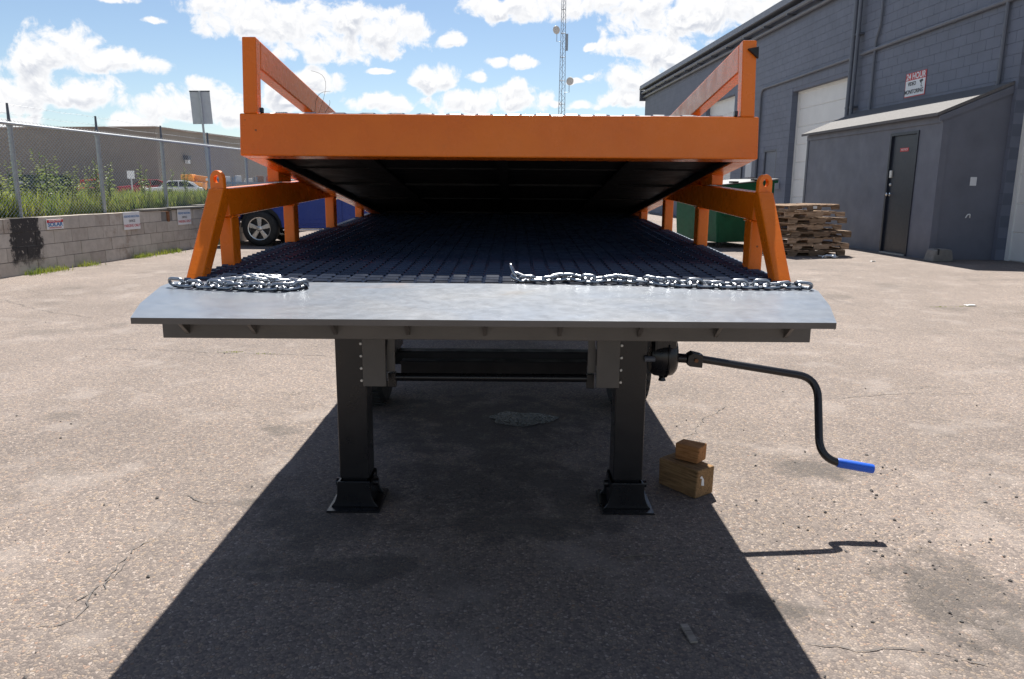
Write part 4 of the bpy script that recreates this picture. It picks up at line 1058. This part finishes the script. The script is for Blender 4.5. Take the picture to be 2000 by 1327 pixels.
# green dumpster
DM = thing('dumpster', (4.95, 18.05, 0), 'dark green steel dumpster on casters with grey lid beside the workshop', 'dumpster', R(17))
def trap(y0, y1): return [(y0, 0)]
# local x: along the end panel (1.5 m deep), local y: 1.8 m wide
prof = [(-0.66, 0.13), (0.70, 0.13), (0.76, 0.60), (0.76, 1.50), (-0.72, 1.36), (-0.70, 0.60)]
part(MB().prism(prof, 'y', -0.88, 0.92), 'body', 'dumpster_green', DM, bevel=0.012)
rim = MB(); rim.prism([(-0.78, 1.30), (0.82, 1.452), (0.82, 1.515), (-0.78, 1.363)], 'y', -0.915, -0.882); rim.prism([(-0.78, 1.30), (0.82, 1.452), (0.82, 1.515), (-0.78, 1.363)], 'y', 0.922, 0.955)
rim.box(-0.79, -0.722, -0.88, 0.92, 1.30, 1.357); part(rim, 'top_rim', 'dumpster_green', DM, bevel=0.006)
ld = part(MB().prism([(-0.80, 1.368), (0.82, 1.522), (0.82, 1.548), (-0.80, 1.394)], 'y', -0.93, 0.0), 'lid', 'lid_plastic', DM, bevel=0.008)
ld2 = part(MB().prism([(-0.80, 1.368), (0.82, 1.522), (0.82, 1.548), (-0.80, 1.394)], 'y', 0.012, 0.97), 'lid', 'lid_plastic', DM, bevel=0.008)
for xx in (-0.45, 0.1): part(MB().box(xx, xx + 0.22, -0.955, -0.90, 1.405 + 0.095 * (xx + 0.8), 1.445 + 0.095 * (xx + 0.8)), 'lid_handle', 'plastic_black', ld, bevel=0.006)
for yy in (-0.89, 0.93): part(MB().box(-0.55, 0.55, yy - 0.05 if yy > 0 else yy - 0.06, yy + 0.05 if yy > 0 else yy + 0.004, 0.72, 0.92), 'fork_pocket', 'dumpster_green', DM, bevel=0.008)
part(MB().box(-0.63, -0.50, -0.888, -0.8805, 0.13, 1.30), 'corner_rib', 'dumpster_green', DM)
part(MB().box(0.60, 0.70, -0.888, -0.8805, 0.13, 1.40), 'corner_rib', 'dumpster_green', DM)
for cx, cy in ((-0.55, -0.78), (0.58, -0.78), (-0.55, 0.80), (0.58, 0.80)):
    cs = part(MB().lathe([(0.03, -0.022), (0.060, -0.022), (0.065, -0.012), (0.065, 0.012), (0.060, 0.022), (0.03, 0.022)], 18, Matrix.Translation((cx, cy, 0.066)) @ Matrix.Rotation(R(90), 4, 'X')), 'caster', 'rubber', DM, smooth=True)
    cb = MB(); cb.box(cx - 0.03, cx + 0.03, cy - 0.034, cy - 0.027, 0.05, 0.129); cb.box(cx - 0.03, cx + 0.03, cy + 0.027, cy + 0.034, 0.05, 0.129); part(cb, 'caster_fork', 'plastic_black', cs)
part(MB().prism([(-0.30, 0.95), (-0.15, 1.0), (-0.17, 1.10), (-0.26, 1.12)], 'y', -0.8868, -0.8805), 'sticker', 'sign_blue', DM)

# precast parking block by the shed corner
PBK = thing('parking_block', (8.02, 14.22, 0), 'rough grey concrete footing block by the shed corner', 'concrete block', R(5))
part(MB().prism([(-0.21, 0), (0.22, 0), (0.17, 0.215), (0.10, 0.235), (-0.11, 0.232), (-0.15, 0.205)], 'y', -0.14, 0.14), 'body', 'precast', PBK, bevel=0.02)
part(MB().box(-0.118, -0.085, -0.142, -0.02, 0.13, 0.236), 'slot', 'plastic_black', PBK)

# litter
lq = random.Random(2)
def scrap(loc, s, label, mat='paper', rz=0.0, crumple=0.35):
    vs = []; fs = []; n = 5
    for j in range(n):
        for i in range(n): vs.append(((i / (n - 1) - 0.5) * s * 1.6 + lq.uniform(-1, 1) * s * 0.1, (j / (n - 1) - 0.5) * s + lq.uniform(-1, 1) * s * 0.1, 0.004 + lq.random() * s * crumple))
    for j in range(n - 1):
        for i in range(n - 1): a = j * n + i; fs.append((a, a + 1, a + n + 1, a + n))
    me = bpy.data.meshes.new('litter'); me.from_pydata(vs, [], fs)
    o = link(me, 'litter', mat, loc=loc, rot=(0, 0, rz)); md = o.modifiers.new('thick', 'SOLIDIFY'); md.thickness = 0.001
    return tag(o, label, 'litter')
scrap((6.15, 14.72, 0.0), 0.20, 'crumpled white plastic sheet on the asphalt in front of the pallets')
scrap((5.30, 8.62, 0.0), 0.075, 'small white paper scrap alone on the open asphalt right of the ramp', crumple=0.15)
scrap((6.70, 14.0, 0.0), 0.06, 'tiny white paper scrap near the concrete footing block', crumple=0.3)
st = link(MB().box(-0.011, 0.011, -0.045, 0.045, 0.003, 0.010).mesh('wood_splinter'), 'wood_splinter', 'pallet_wood_grey', loc=(0.532, 2.02, 0), rot=(0, 0, 0.12)); tag(st, 'flat grey wood splinter in the ramp shadow near the camera', 'splinter')
st = link(MB().tube([(-0.05, 0, 0.004), (0, 0.008, 0.005), (0.055, 0.006, 0.004)], 0.003, 5).mesh('twig'), 'twig', 'pallet_wood_grey', loc=(0.46, 2.50, 0), rot=(0, 0, 0.15)); tag(st, 'thin pale twig in the shadow between the right leg and the crank', 'twig')

# loose grit on the asphalt
mb = MB(); gq = random.Random(12)
ico = [(0, 0, 1), (0.9, 0, 0.2), (0.25, 0.85, 0.2), (-0.75, 0.5, 0.2), (-0.7, -0.55, 0.2), (0.3, -0.85, 0.2), (0, 0, -0.6)]
icf = [(0, 1, 2), (0, 2, 3), (0, 3, 4), (0, 4, 5), (0, 5, 1), (6, 2, 1), (6, 3, 2), (6, 4, 3), (6, 5, 4), (6, 1, 5)]
for k in range(900):
    yv = 1.2 + 9 * gq.random() ** 2; xv = gq.uniform(-0.8, 0.8) * (yv + 0.6); r_ = 0.0022 + 0.006 * gq.random() ** 4
    if gq.random() < 0.35: xv = 1.45 + gq.gauss(0, 0.35); yv = 2.6 + gq.gauss(0, 0.7)
    mb.add(ico, icf, Matrix.Translation((xv, yv, r_ * 0.35)) @ Matrix.Rotation(gq.uniform(0, 6.28), 4, 'Z') @ Matrix.Diagonal((r_ * gq.uniform(0.8, 1.6), r_ * gq.uniform(0.7, 1.2), r_ * gq.uniform(0.5, 0.9), 1)))
link(mb.mesh('grit'), 'grit', 'pebble', kind='stuff')['label'] = 'small dark grit scattered over the asphalt'

# ------------------------------------------------------------------ pickup truck parked nose to the wall
PK = thing('pickup_truck', (-3.45, 17.55, 0), 'dark blue pickup truck parked nose to the block wall behind the ramp', 'pickup truck')
# local x: nose at -2.95, tail at +2.85; local y: near side at -0.97
prof = [(-2.90, 0.50), (-2.95, 0.62), (-2.95, 1.00), (-2.86, 1.10), (-1.55, 1.20), (-1.35, 1.22), (2.80, 1.20), (2.85, 1.12), (2.85, 0.55), (2.70, 0.44), (2.35, 0.44)]
def archp(cx, r=0.49, n=10):
    return [(cx + r * math.cos(math.pi * k / n), 0.40 + r * math.sin(math.pi * k / n)) for k in range(n + 1)]
low = [(2.35, 0.42)] + archp(1.72) + [(1.2, 0.40), (-1.55, 0.40)] + archp(-2.08) + [(-2.60, 0.46)]
pts = prof[:-1] + low
part(MB().prism(pts, 'y', -0.965, -0.80), 'body_side', 'truck_blue', PK, bevel=0.02)
part(MB().prism(pts, 'y', 0.80, 0.965), 'body_side', 'truck_blue', PK, bevel=0.02)
part(MB().prism([(-2.92, 0.55), (-2.95, 0.62), (-2.95, 1.00), (-2.86, 1.105), (-1.55, 1.205), (-1.40, 1.215), (-1.40, 0.72), (-1.5, 0.95), (-2.6, 0.95), (-2.62, 0.55)], 'y', -0.799, 0.799), 'hood', 'truck_blue', PK)
part(MB().box(-1.45, 2.80, -0.799, 0.799, 0.55, 0.74), 'floor_pan', 'plastic_black', PK)
part(MB().box(2.78, 2.84, -0.799, 0.799, 0.745, 1.19), 'tailgate', 'truck_blue', PK, bevel=0.01)
cab = part(MB().prism([(-1.42, 1.19), (-0.72, 1.80), (-0.45, 1.88), (0.70, 1.88), (0.86, 1.78), (0.98, 1.19)], 'y', -0.80, 0.80), 'cab', 'truck_blue', PK, bevel=0.04)
part(MB().prism([(-1.12, 1.24), (-0.66, 1.70), (-0.30, 1.78), (-0.30, 1.24)], 'y', -0.812, -0.803), 'side_window', 'glass_dark', cab)
part(MB().prism([(-0.20, 1.24), (-0.20, 1.78), (0.66, 1.78), (0.80, 1.24)], 'y', -0.812, -0.803), 'side_window', 'glass_dark', cab)
part(MB().prism([(-1.40, 1.225), (-0.78, 1.775), (-0.80, 1.79), (-1.43, 1.235)], 'y', -0.70, 0.70), 'windscreen', 'glass_dark', cab)
for (a, b_) in ((-1.46, -0.27), (-0.25, 0.98)):
    d_ = part(MB().prism([(a, 0.46), (b_, 0.46), (b_, 1.20), (a, 1.20)], 'y', -0.976, -0.966), 'door', 'truck_blue', PK, bevel=0.006)
    part(MB().box(b_ - 0.30, b_ - 0.08, -1.002, -0.976, 1.02, 1.055), 'handle', 'chrome', d_, bevel=0.006)
    part(MB().prism([(a + 0.02, 0.50), (b_ - 0.02, 0.50), (b_ - 0.02, 0.60), (a + 0.02, 0.60)], 'y', -0.988, -0.9765), 'rub_strip', 'truck_blue', d_, bevel=0.004)
part(MB().box(-1.55, 0.98, -1.05, -0.93, 0.345, 0.385), 'step_bar', 'chrome', PK, bevel=0.01)
part(MB().box(-3.02, -2.86, -0.95, 0.95, 0.46, 0.66), 'front_bumper', 'chrome', PK, bevel=0.03)
part(MB().box(-2.985, -2.951, -0.55, 0.55, 0.70, 1.02), 'grille', 'plastic_black', PK)
for yy in (-0.95, 0.62): part(MB().box(-2.975, -2.951, yy, yy + 0.33, 0.76, 0.98), 'headlight', 'glass_dark', PK)
part(MB().box(-1.26, -1.02, -1.16, -0.985, 1.20, 1.36), 'wing_mirror', 'plastic_black', PK, bevel=0.03)
Mt = Matrix(((1, 0, 0, -1.55), (0, 0, -1, -0.968), (0, 1, 0, 0.90), (0, 0, 0, 1)))
text_part('1500', 0.105, 'chrome', PK, Mt, 'badge', 0.003, 'LEFT')
def wheel_part(parent, cx, cy, r=0.385, w=0.25, side=-1, rimr=0.245, spokes=5):
    WM = Matrix.Translation((cx, cy, r)) @ Matrix.Rotation(R(90) * (1 if side < 0 else -1), 4, 'X')
    k = r / 0.385
    ty = part(MB().lathe([(rimr, -w / 2), (rimr + 0.05 * k, -w / 2 - 0.006), (r - 0.03, -w / 2 + 0.012), (r, -w / 2 + 0.05), (r, w / 2 - 0.05), (r - 0.03, w / 2 - 0.012), (rimr + 0.05 * k, w / 2 + 0.006), (rimr, w / 2)], 40, WM, caps=False), 'wheel', 'rubber', parent, smooth=True)
    part(MB().lathe([(rimr - 0.012, w / 2 - 0.085), (rimr - 0.014, w / 2 + 0.006), (rimr + 0.004, w / 2 + 0.010), (rimr + 0.004, -w / 2), (rimr - 0.03, -w / 2)], 36, WM, caps=False), 'rim', 'rim_metal', ty, smooth=True)
    part(MB().lathe([(0.02, w / 2 - 0.10), (rimr - 0.016, w / 2 - 0.10), (rimr - 0.016, w / 2 - 0.09), (0.02, w / 2 - 0.09)], 30, WM), 'brake_disc', 'plastic_black', ty)
    part(MB().lathe([(0.062, w / 2 - 0.07), (0.060, w / 2 + 0.004), (0.045, w / 2 + 0.014), (0.02, w / 2 + 0.016)], 18, WM), 'hub_cap', 'rim_metal', ty, smooth=True)
    for s in range(spokes):
        a = 2 * math.pi * s / spokes + 0.3
        sm = MB().prism([(0.04, -0.036), (0.04, 0.036), (rimr - 0.008, 0.056), (rimr - 0.008, -0.056)], 'z', w / 2 - 0.035, w / 2 - 0.002, WM @ Matrix.Rotation(a, 4, 'Z'))
        part(sm, 'spoke', 'rim_metal', ty, bevel=0.008)
    return ty
for cx in (-2.08, 1.72):
    wheel_part(PK, cx, -0.855, side=-1); wheel_part(PK, cx, 0.855, side=1)
    part(MB().prism([(x, z + 0.0) for x, z in archp(cx, 0.47)], 'y', -0.79, 0.79), 'wheel_arch', 'plastic_black', PK)

# ------------------------------------------------------------------ vehicles and gear far across the yard
def far_car(loc, rz, mat, label, wagon=False):
    r = thing('parked_car', loc, label, 'car', rz)
    body = [(-2.15, 0.32), (-2.2, 0.62), (-2.0, 0.84), (-0.95, 0.95), (1.75, 0.98), (2.1, 0.90), (2.15, 0.45), (2.05, 0.30)]
    part(MB().prism(body, 'y', -0.86, 0.86), 'body', mat, r, bevel=0.06)
    cb = [(-1.05, 0.94), (-0.35, 1.42), (0.9, 1.46), (1.70 if wagon else 1.45, 1.30), (1.85, 0.96)]
    c_ = part(MB().prism(cb, 'y', -0.74, 0.74), 'cabin', mat, r, bevel=0.05)
    part(MB().prism([(-0.85, 0.99), (-0.32, 1.36), (0.30, 1.38), (0.30, 0.99)], 'y', -0.752, 0.752), 'side_window', 'glass_dark', c_)
    part(MB().prism([(0.38, 0.99), (0.38, 1.38), (0.95, 1.38), (1.50, 1.0)], 'y', -0.752, 0.752), 'side_window', 'glass_dark', c_)
    part(MB().prism([(-1.04, 0.965), (-0.40, 1.40), (-0.43, 1.415), (-1.09, 0.975)], 'y', -0.66, 0.66), 'windscreen', 'glass_dark', c_)
    for cx in (-1.35, 1.35):
        for s in (-1, 1):
            WM = Matrix.Translation((cx, s * 0.80, 0.32)) @ Matrix.Rotation(R(90), 4, 'X')
            w = part(MB().lathe([(0.1, -0.1), (0.30, -0.1), (0.32, -0.07), (0.32, 0.07), (0.30, 0.1), (0.1, 0.1)], 22, WM), 'wheel', 'rubber', r, smooth=True)
            part(MB().lathe([(0.05, -0.106), (0.19, -0.106), (0.19, 0.106), (0.05, 0.106)], 16, WM), 'rim', 'rim_metal', w)
    for s in (-0.62, 0.62): part(MB().box(-2.215, -2.10, s - 0.18, s + 0.18, 0.62, 0.76), 'headlight', 'glass_dark', r, bevel=0.02)
    return r
far_car((-31.2, 65, 0.32), R(35), 'car_red', 'red car parked across the yard behind the chain link fence')
far_car((-26.6, 60, 0.22), R(30), 'car_white', 'white car parked across the yard beside the red car')
far_car((-46.3, 63, 0.38), R(10), 'car_red', 'red car at the far left edge of the yard', True)

BLF = thing('boom_lift', (-25.3, 62, 0.38), 'orange boom lift parked across the yard beside the white car', 'lift', R(8))
part(MB().box(-1.35, 0.4, -0.8, 0.8, 0.55, 1.15), 'chassis', 'machine_orange', BLF, bevel=0.05)
bm_ = part(MB().prism([(-1.2, 1.15), (-1.25, 1.75), (-0.4, 1.80), (-0.25, 1.25)], 'y', -0.7, 0.7), 'turret', 'machine_orange', BLF, bevel=0.05)
bo = part(MB().prism([(-0.3, 1.28), (1.75, 0.98), (1.78, 1.45), (-0.3, 1.74)], 'y', -0.22, 0.22), 'boom', 'machine_orange', BLF, bevel=0.02)
part(MB().prism([(0.55, 1.32), (1.55, 1.18), (1.55, 1.38), (0.55, 1.52)], 'y', -0.226, -0.221), 'boom_label', 'white_sign', bo)
part(MB().prism([(1.55, 0.35), (1.75, 0.35), (2.05, 1.25), (1.80, 1.30)], 'y', -0.2, 0.2), 'jib', 'machine_orange', BLF)
for cx in (-1.0, 0.15):
    for s in (-0.75, 0.75):
        part(MB().lathe([(0.1, -0.14), (0.40, -0.14), (0.42, -0.1), (0.42, 0.1), (0.40, 0.14), (0.1, 0.14)], 22, Matrix.Translation((cx, s, 0.42)) @ Matrix.Rotation(R(90), 4, 'X')), 'wheel', 'rubber', BLF, smooth=True)

CT = thing('waste_container', (-40.6, 66, 0.38), 'dark green steel waste container in front of the warehouse', 'container', R(4))
part(MB().prism([(-2.05, 0.05), (2.0, 0.05), (2.15, 1.60), (-2.15, 1.60)], 'y', -0.9, 0.9), 'body', 'container_green', CT, bevel=0.03)
for xx in (-1.7, -0.85, 0.0, 0.85, 1.7): part(MB().box(xx - 0.05, xx + 0.05, -0.985, -0.902, 0.1, 1.55), 'rib', 'container_green', CT)
part(MB().box(-2.2, 2.2, -0.96, 0.96, 1.603, 1.70), 'rim', 'container_green', CT)
for xx in (-1.35, 0.35): part(MB().box(xx, xx + 0.42, -0.918, -0.903, 0.98, 1.18), 'sticker', 'board_grey', CT)

RM = thing('farm_implement', (-35.4, 64, 0.38), 'red steel frame machine with hitch left of the second fence post', 'machine', R(6))
mb = MB(); mb.tube([(-1.0, 0, 0.1), (-0.55, 0, 1.25), (0.9, 0, 1.35)], 0.07, 8); mb.tube([(-0.9, 0.0, 0.62), (0.95, 0, 0.62)], 0.08, 8); mb.tube([(0.9, 0, 0.1), (0.9, 0, 1.35)], 0.07, 8); mb.tube([(-0.1, 0, 0.62), (-0.45, 0, 1.25)], 0.06, 8)
part(mb, 'frame', 'machine_red', RM, smooth=True)
part(MB().box(0.75, 1.15, -0.25, 0.25, 1.30, 1.90), 'tank', 'machine_red', RM, bevel=0.05)
for s in (-0.6, 0.6): part(MB().lathe([(0.08, -0.09), (0.34, -0.09), (0.34, 0.09), (0.08, 0.09)], 20, Matrix.Translation((0.4, s, 0.34)) @ Matrix.Rotation(R(90), 4, 'X')), 'wheel', 'rubber', RM, smooth=True)
part(MB().cyl((0.4, -0.6, 0.34), (0.4, 0.6, 0.34), 0.05, 8), 'axle', 'machine_red', RM)

FS = thing('yard_sign', (-28.8, 58, 0.38), 'small white notice board on a post by the far red car', 'sign', R(10))
part(MB().box(-0.04, 0.04, -0.04, 0.04, 0, 1.95), 'post', 'fence_metal', FS)
part(MB().box(-0.26, 0.26, -0.06, -0.042, 1.38, 1.97), 'board', 'white_sign', FS)

def rack(loc, n, rz, label, seed):
    r = thing('storage_rack', loc, label, 'rack', rz, 'blue storage racks across the yard'); q = random.Random(seed)
    for i in range(n + 1):
        for yy in (-0.45, 0.45): part(MB().box(i * 1.5 - 0.04, i * 1.5 + 0.04, yy - 0.04, yy + 0.04, 0, 1.55), 'upright', 'rack_blue', r)
    for z_ in (0.55, 1.05):
        for yy in (-0.45, 0.45): part(MB().box(-0.04, n * 1.5 + 0.04, yy - 0.03 + 0.0, yy + 0.03, z_, z_ + 0.12), 'beam', 'rack_blue', r)
    return r
def goods(rk, n, seed):
    q = random.Random(seed); c = rk.location; a = rk.rotation_euler.z
    mats_ = ['white_sign', 'trim_dark', 'dish_white', 'machine_red', 'board_grey', 'rust']; words_ = ['white', 'dark grey', 'cream', 'red', 'pale grey', 'rust brown']
    k = 0
    for i in range(n):
        for j in range(2):
            m_ = q.randrange(6); xx = i * 1.5 + 0.3 + j * 0.7; w = q.uniform(0.2, 0.3); h_ = q.uniform(0.22, 0.5)
            p = Matrix.Rotation(a, 4, 'Z') @ Vector((xx, 0, 0)) + c
            o = link(MB().prism([(-w, 0), (w, 0), (w * 0.9, h_), (-w * 0.7, h_)], 'y', -0.3, 0.3).mesh('crate'), 'crate', mats_[m_], loc=(p.x, p.y, c.z + 1.173), rot=(0, 0, a), bevel=0.02)
            tag(o, ('first', 'second', 'third', 'fourth', 'fifth', 'sixth', 'seventh', 'eighth', 'ninth', 'tenth', 'eleventh', 'twelfth')[k] + ' crate from the left on the blue rack across the yard, ' + words_[m_], 'crate', 'crates on the blue rack'); k += 1
rk = rack((-21.2, 54, 0.38), 6, R(30), 'blue steel storage rack stacked with crates across the yard', 1); goods(rk, 6, 3)

# ------------------------------------------------------------------ radio mast on the horizon
TW = thing('radio_mast', (7.35, 120, 0), 'slim grey lattice radio mast with two dishes rising behind the ramp', 'mast')
Z1 = 34.0
def tw_w(z): return 0.70 - 0.42 * z / Z1
corners = lambda z: [(tw_w(z) * math.cos(a), tw_w(z) * math.sin(a), z) for a in (R(-150), R(-30), R(90))]
for k in range(3): part(MB().tube([corners(z_)[k] for z_ in (0, 10, 20, Z1)], [0.055, 0.05, 0.045, 0.04], 6), 'mast_leg', 'tower_steel', TW)
mb = MB(); z_ = 0.3; i = 0
while z_ < Z1 - 1.0:
    a = corners(z_); b2 = corners(z_ + 0.85)
    for k in range(3): mb.tube([a[k], b2[(k + 1) % 3]] if i % 2 == 0 else [a[(k + 1) % 3], b2[k]], 0.022, 4, caps=False)
    if i % 4 == 0:
        for k in range(3): mb.tube([a[k], a[(k + 1) % 3]], 0.04, 4, caps=False)
    z_ += 0.85; i += 1
part(mb, 'lattice', 'tower_steel', TW, kind='stuff')
def dish(z_, s, xo):
    ar = part(MB().tube([(s * 0.3, 0, z_ - 1.6), (s * xo, -0.2, z_ - 1.6), (s * xo, -0.2, z_ + 0.6)], 0.05, 6), 'dish_arm', 'tower_steel', TW)
    DMx = Matrix.Translation((s * (xo + 0.12), -0.35, z_)) @ Matrix.Rotation(R(-28 * s), 4, 'Z') @ Matrix.Rotation(R(90), 4, 'X')
    part(MB().lathe([(0.05, -0.22), (0.45, -0.12), (0.60, 0.05), (0.58, 0.10), (0.05, 0.14)], 24, DMx), 'dish', 'dish_white', ar, smooth=True)
dish(24.5, -1, 0.95); dish(17.2, 1, 1.05)
part(MB().box(0.35, 0.75, -0.3, -0.1, 21.6, 24.0), 'panel_antenna', 'tower_steel', TW)

# ------------------------------------------------------------------ weeds and grass
def blade_mesh(name, n, fx, hmin, hmax, seed, wid=0.006):
    q = random.Random(seed); vs = []; fs = []
    for _ in range(n):
        x, y, z = fx(q); h = q.uniform(hmin, hmax) * (0.6 + 0.4 * q.random()); a = q.uniform(0, 6.283); l = q.uniform(0.1, 0.55) * h; w = wid * q.uniform(0.7, 1.5)
        dx, dy = math.cos(a), math.sin(a); b0 = len(vs)
        vs += [(x - dy * w, y + dx * w, z), (x + dy * w, y - dx * w, z), (x + dx * l * 0.35 - dy * w * 0.8, y + dy * l * 0.35 + dx * w * 0.8, z + h * 0.6), (x + dx * l * 0.35 + dy * w * 0.8, y + dy * l * 0.35 - dx * w * 0.8, z + h * 0.6), (x + dx * l, y + dy * l, z + h)]
        fs += [(b0, b0 + 1, b0 + 3, b0 + 2), (b0 + 2, b0 + 3, b0 + 4)]
    me = bpy.data.meshes.new(name); me.from_pydata(vs, [], fs); return me
def bank(q):
    y = 6.0 + 20 * q.random(); d = 0.24 + 4.6 * q.random() ** 1.4; return (wall_x(y) - d, y, 0.82)
g = link(blade_mesh('grass', 48000, bank, 0.12, 0.46, 5, 0.007), 'grass', 'grass_blade', kind='stuff'); g['label'] = 'long green grass growing on the bank behind the fence'
def foot(q):
    while True:
        y = 9.5 + 12 * q.random(); k = math.sin(y * 2.3) + math.sin(y * 5.1 + 1) * 0.7
        if k > 0.3 - 0.5 * (y < 11.5): break
    return (wall_x(y) + 0.03 + abs(q.gauss(0, 0.09)), y, 0.0)
g = link(blade_mesh('grass_tufts', 1500, foot, 0.03, 0.13, 8, 0.004), 'grass_tufts', 'grass_blade', kind='stuff'); g['label'] = 'small grass tufts along the foot of the block wall'
def crackgrass(q):
    c = q.choice(((-2.22, 5.85, 0.05), (-1.95, 5.80, 0.05), (4.9, 8.5, 0.08), (5.2, 8.55, 0.06))); return (c[0] + q.gauss(0, c[2]), c[1] + q.gauss(0, 0.012), 0)
g = link(blade_mesh('crack_grass', 160, crackgrass, 0.006, 0.016, 9, 0.002), 'crack_grass', 'grass_blade', kind='stuff'); g['label'] = 'sparse grass sprouting from the asphalt cracks'

def weed_mesh(seed, h=0.8):
    q = random.Random(seed); stem = MB(); lf = MB()
    for s in range(q.randint(2, 4)):
        a = q.uniform(0, 6.28); lean = q.uniform(0.03, 0.14) * h; hh_ = h * q.uniform(0.65, 1.0)
        P = [Vector((0.02 * math.cos(a), 0.02 * math.sin(a), 0)), Vector((lean * 0.5 * math.cos(a), lean * 0.5 * math.sin(a), hh_ * 0.5)), Vector((lean * math.cos(a), lean * math.sin(a), hh_))]
        stem.tube(P, [0.006, 0.005, 0.002], 5)
        n = 26
        for k in range(n):
            tt = 0.12 + 0.88 * k / n; p = P[0].lerp(P[1], tt * 2) if tt < 0.5 else P[1].lerp(P[2], tt * 2 - 1)
            b_ = q.uniform(0, 6.28); L = (0.13 - 0.085 * tt) * q.uniform(0.7, 1.3); w = L * 0.22; dr_ = Vector((math.cos(b_), math.sin(b_), q.uniform(0.1, 0.8))).normalized(); sd_ = Vector((-math.sin(b_), math.cos(b_), 0))
            tip = p + dr_ * L - Vector((0, 0, L * 0.25)); mid = p + dr_ * L * 0.5
            lf.add([p, mid + sd_ * w, tip, mid - sd_ * w + Vector((0, 0, 0.004))], [(0, 1, 2, 3)])
    return stem.mesh('stem'), lf.mesh('foliage')
WM_ = [weed_mesh(s) for s in range(5)]
for s_, l_ in WM_: s_.materials.append(MATS['weed_leaf']); l_.materials.append(MATS['weed_leaf'])
wq = random.Random(31)
for k in range(46):
    y = wq.choice((12.7, 13.0, 13.3, 13.7, 14.0, 11.3)) + wq.uniform(-0.2, 0.2) if k >= 34 else wq.choice((10.9, 11.2, 11.6, 12.2, 12.6, 13.0, 13.4, 13.8, 14.3, 15.0, 15.8, 17.0, 18.5)) + wq.uniform(-0.3, 0.3); d = wq.uniform(0.5, 1.3) if k >= 34 else wq.uniform(0.6, 2.2)
    s_, l_ = WM_[wq.randrange(5)]; sc = wq.uniform(1.0, 1.5) if k >= 34 else wq.choice((0.7, 0.9, 1.1, 1.3))
    r = thing('weed_plant', (wall_x(y) - d, y + d * 0.3, 0.83), 'tall leafy green weed standing in the grass behind the fence', 'weed', wq.uniform(0, 6.28), 'tall weeds behind the fence')
    r.scale = (sc, sc, sc)
    link(s_, 'stem', None, r); link(l_, 'foliage', None, r)
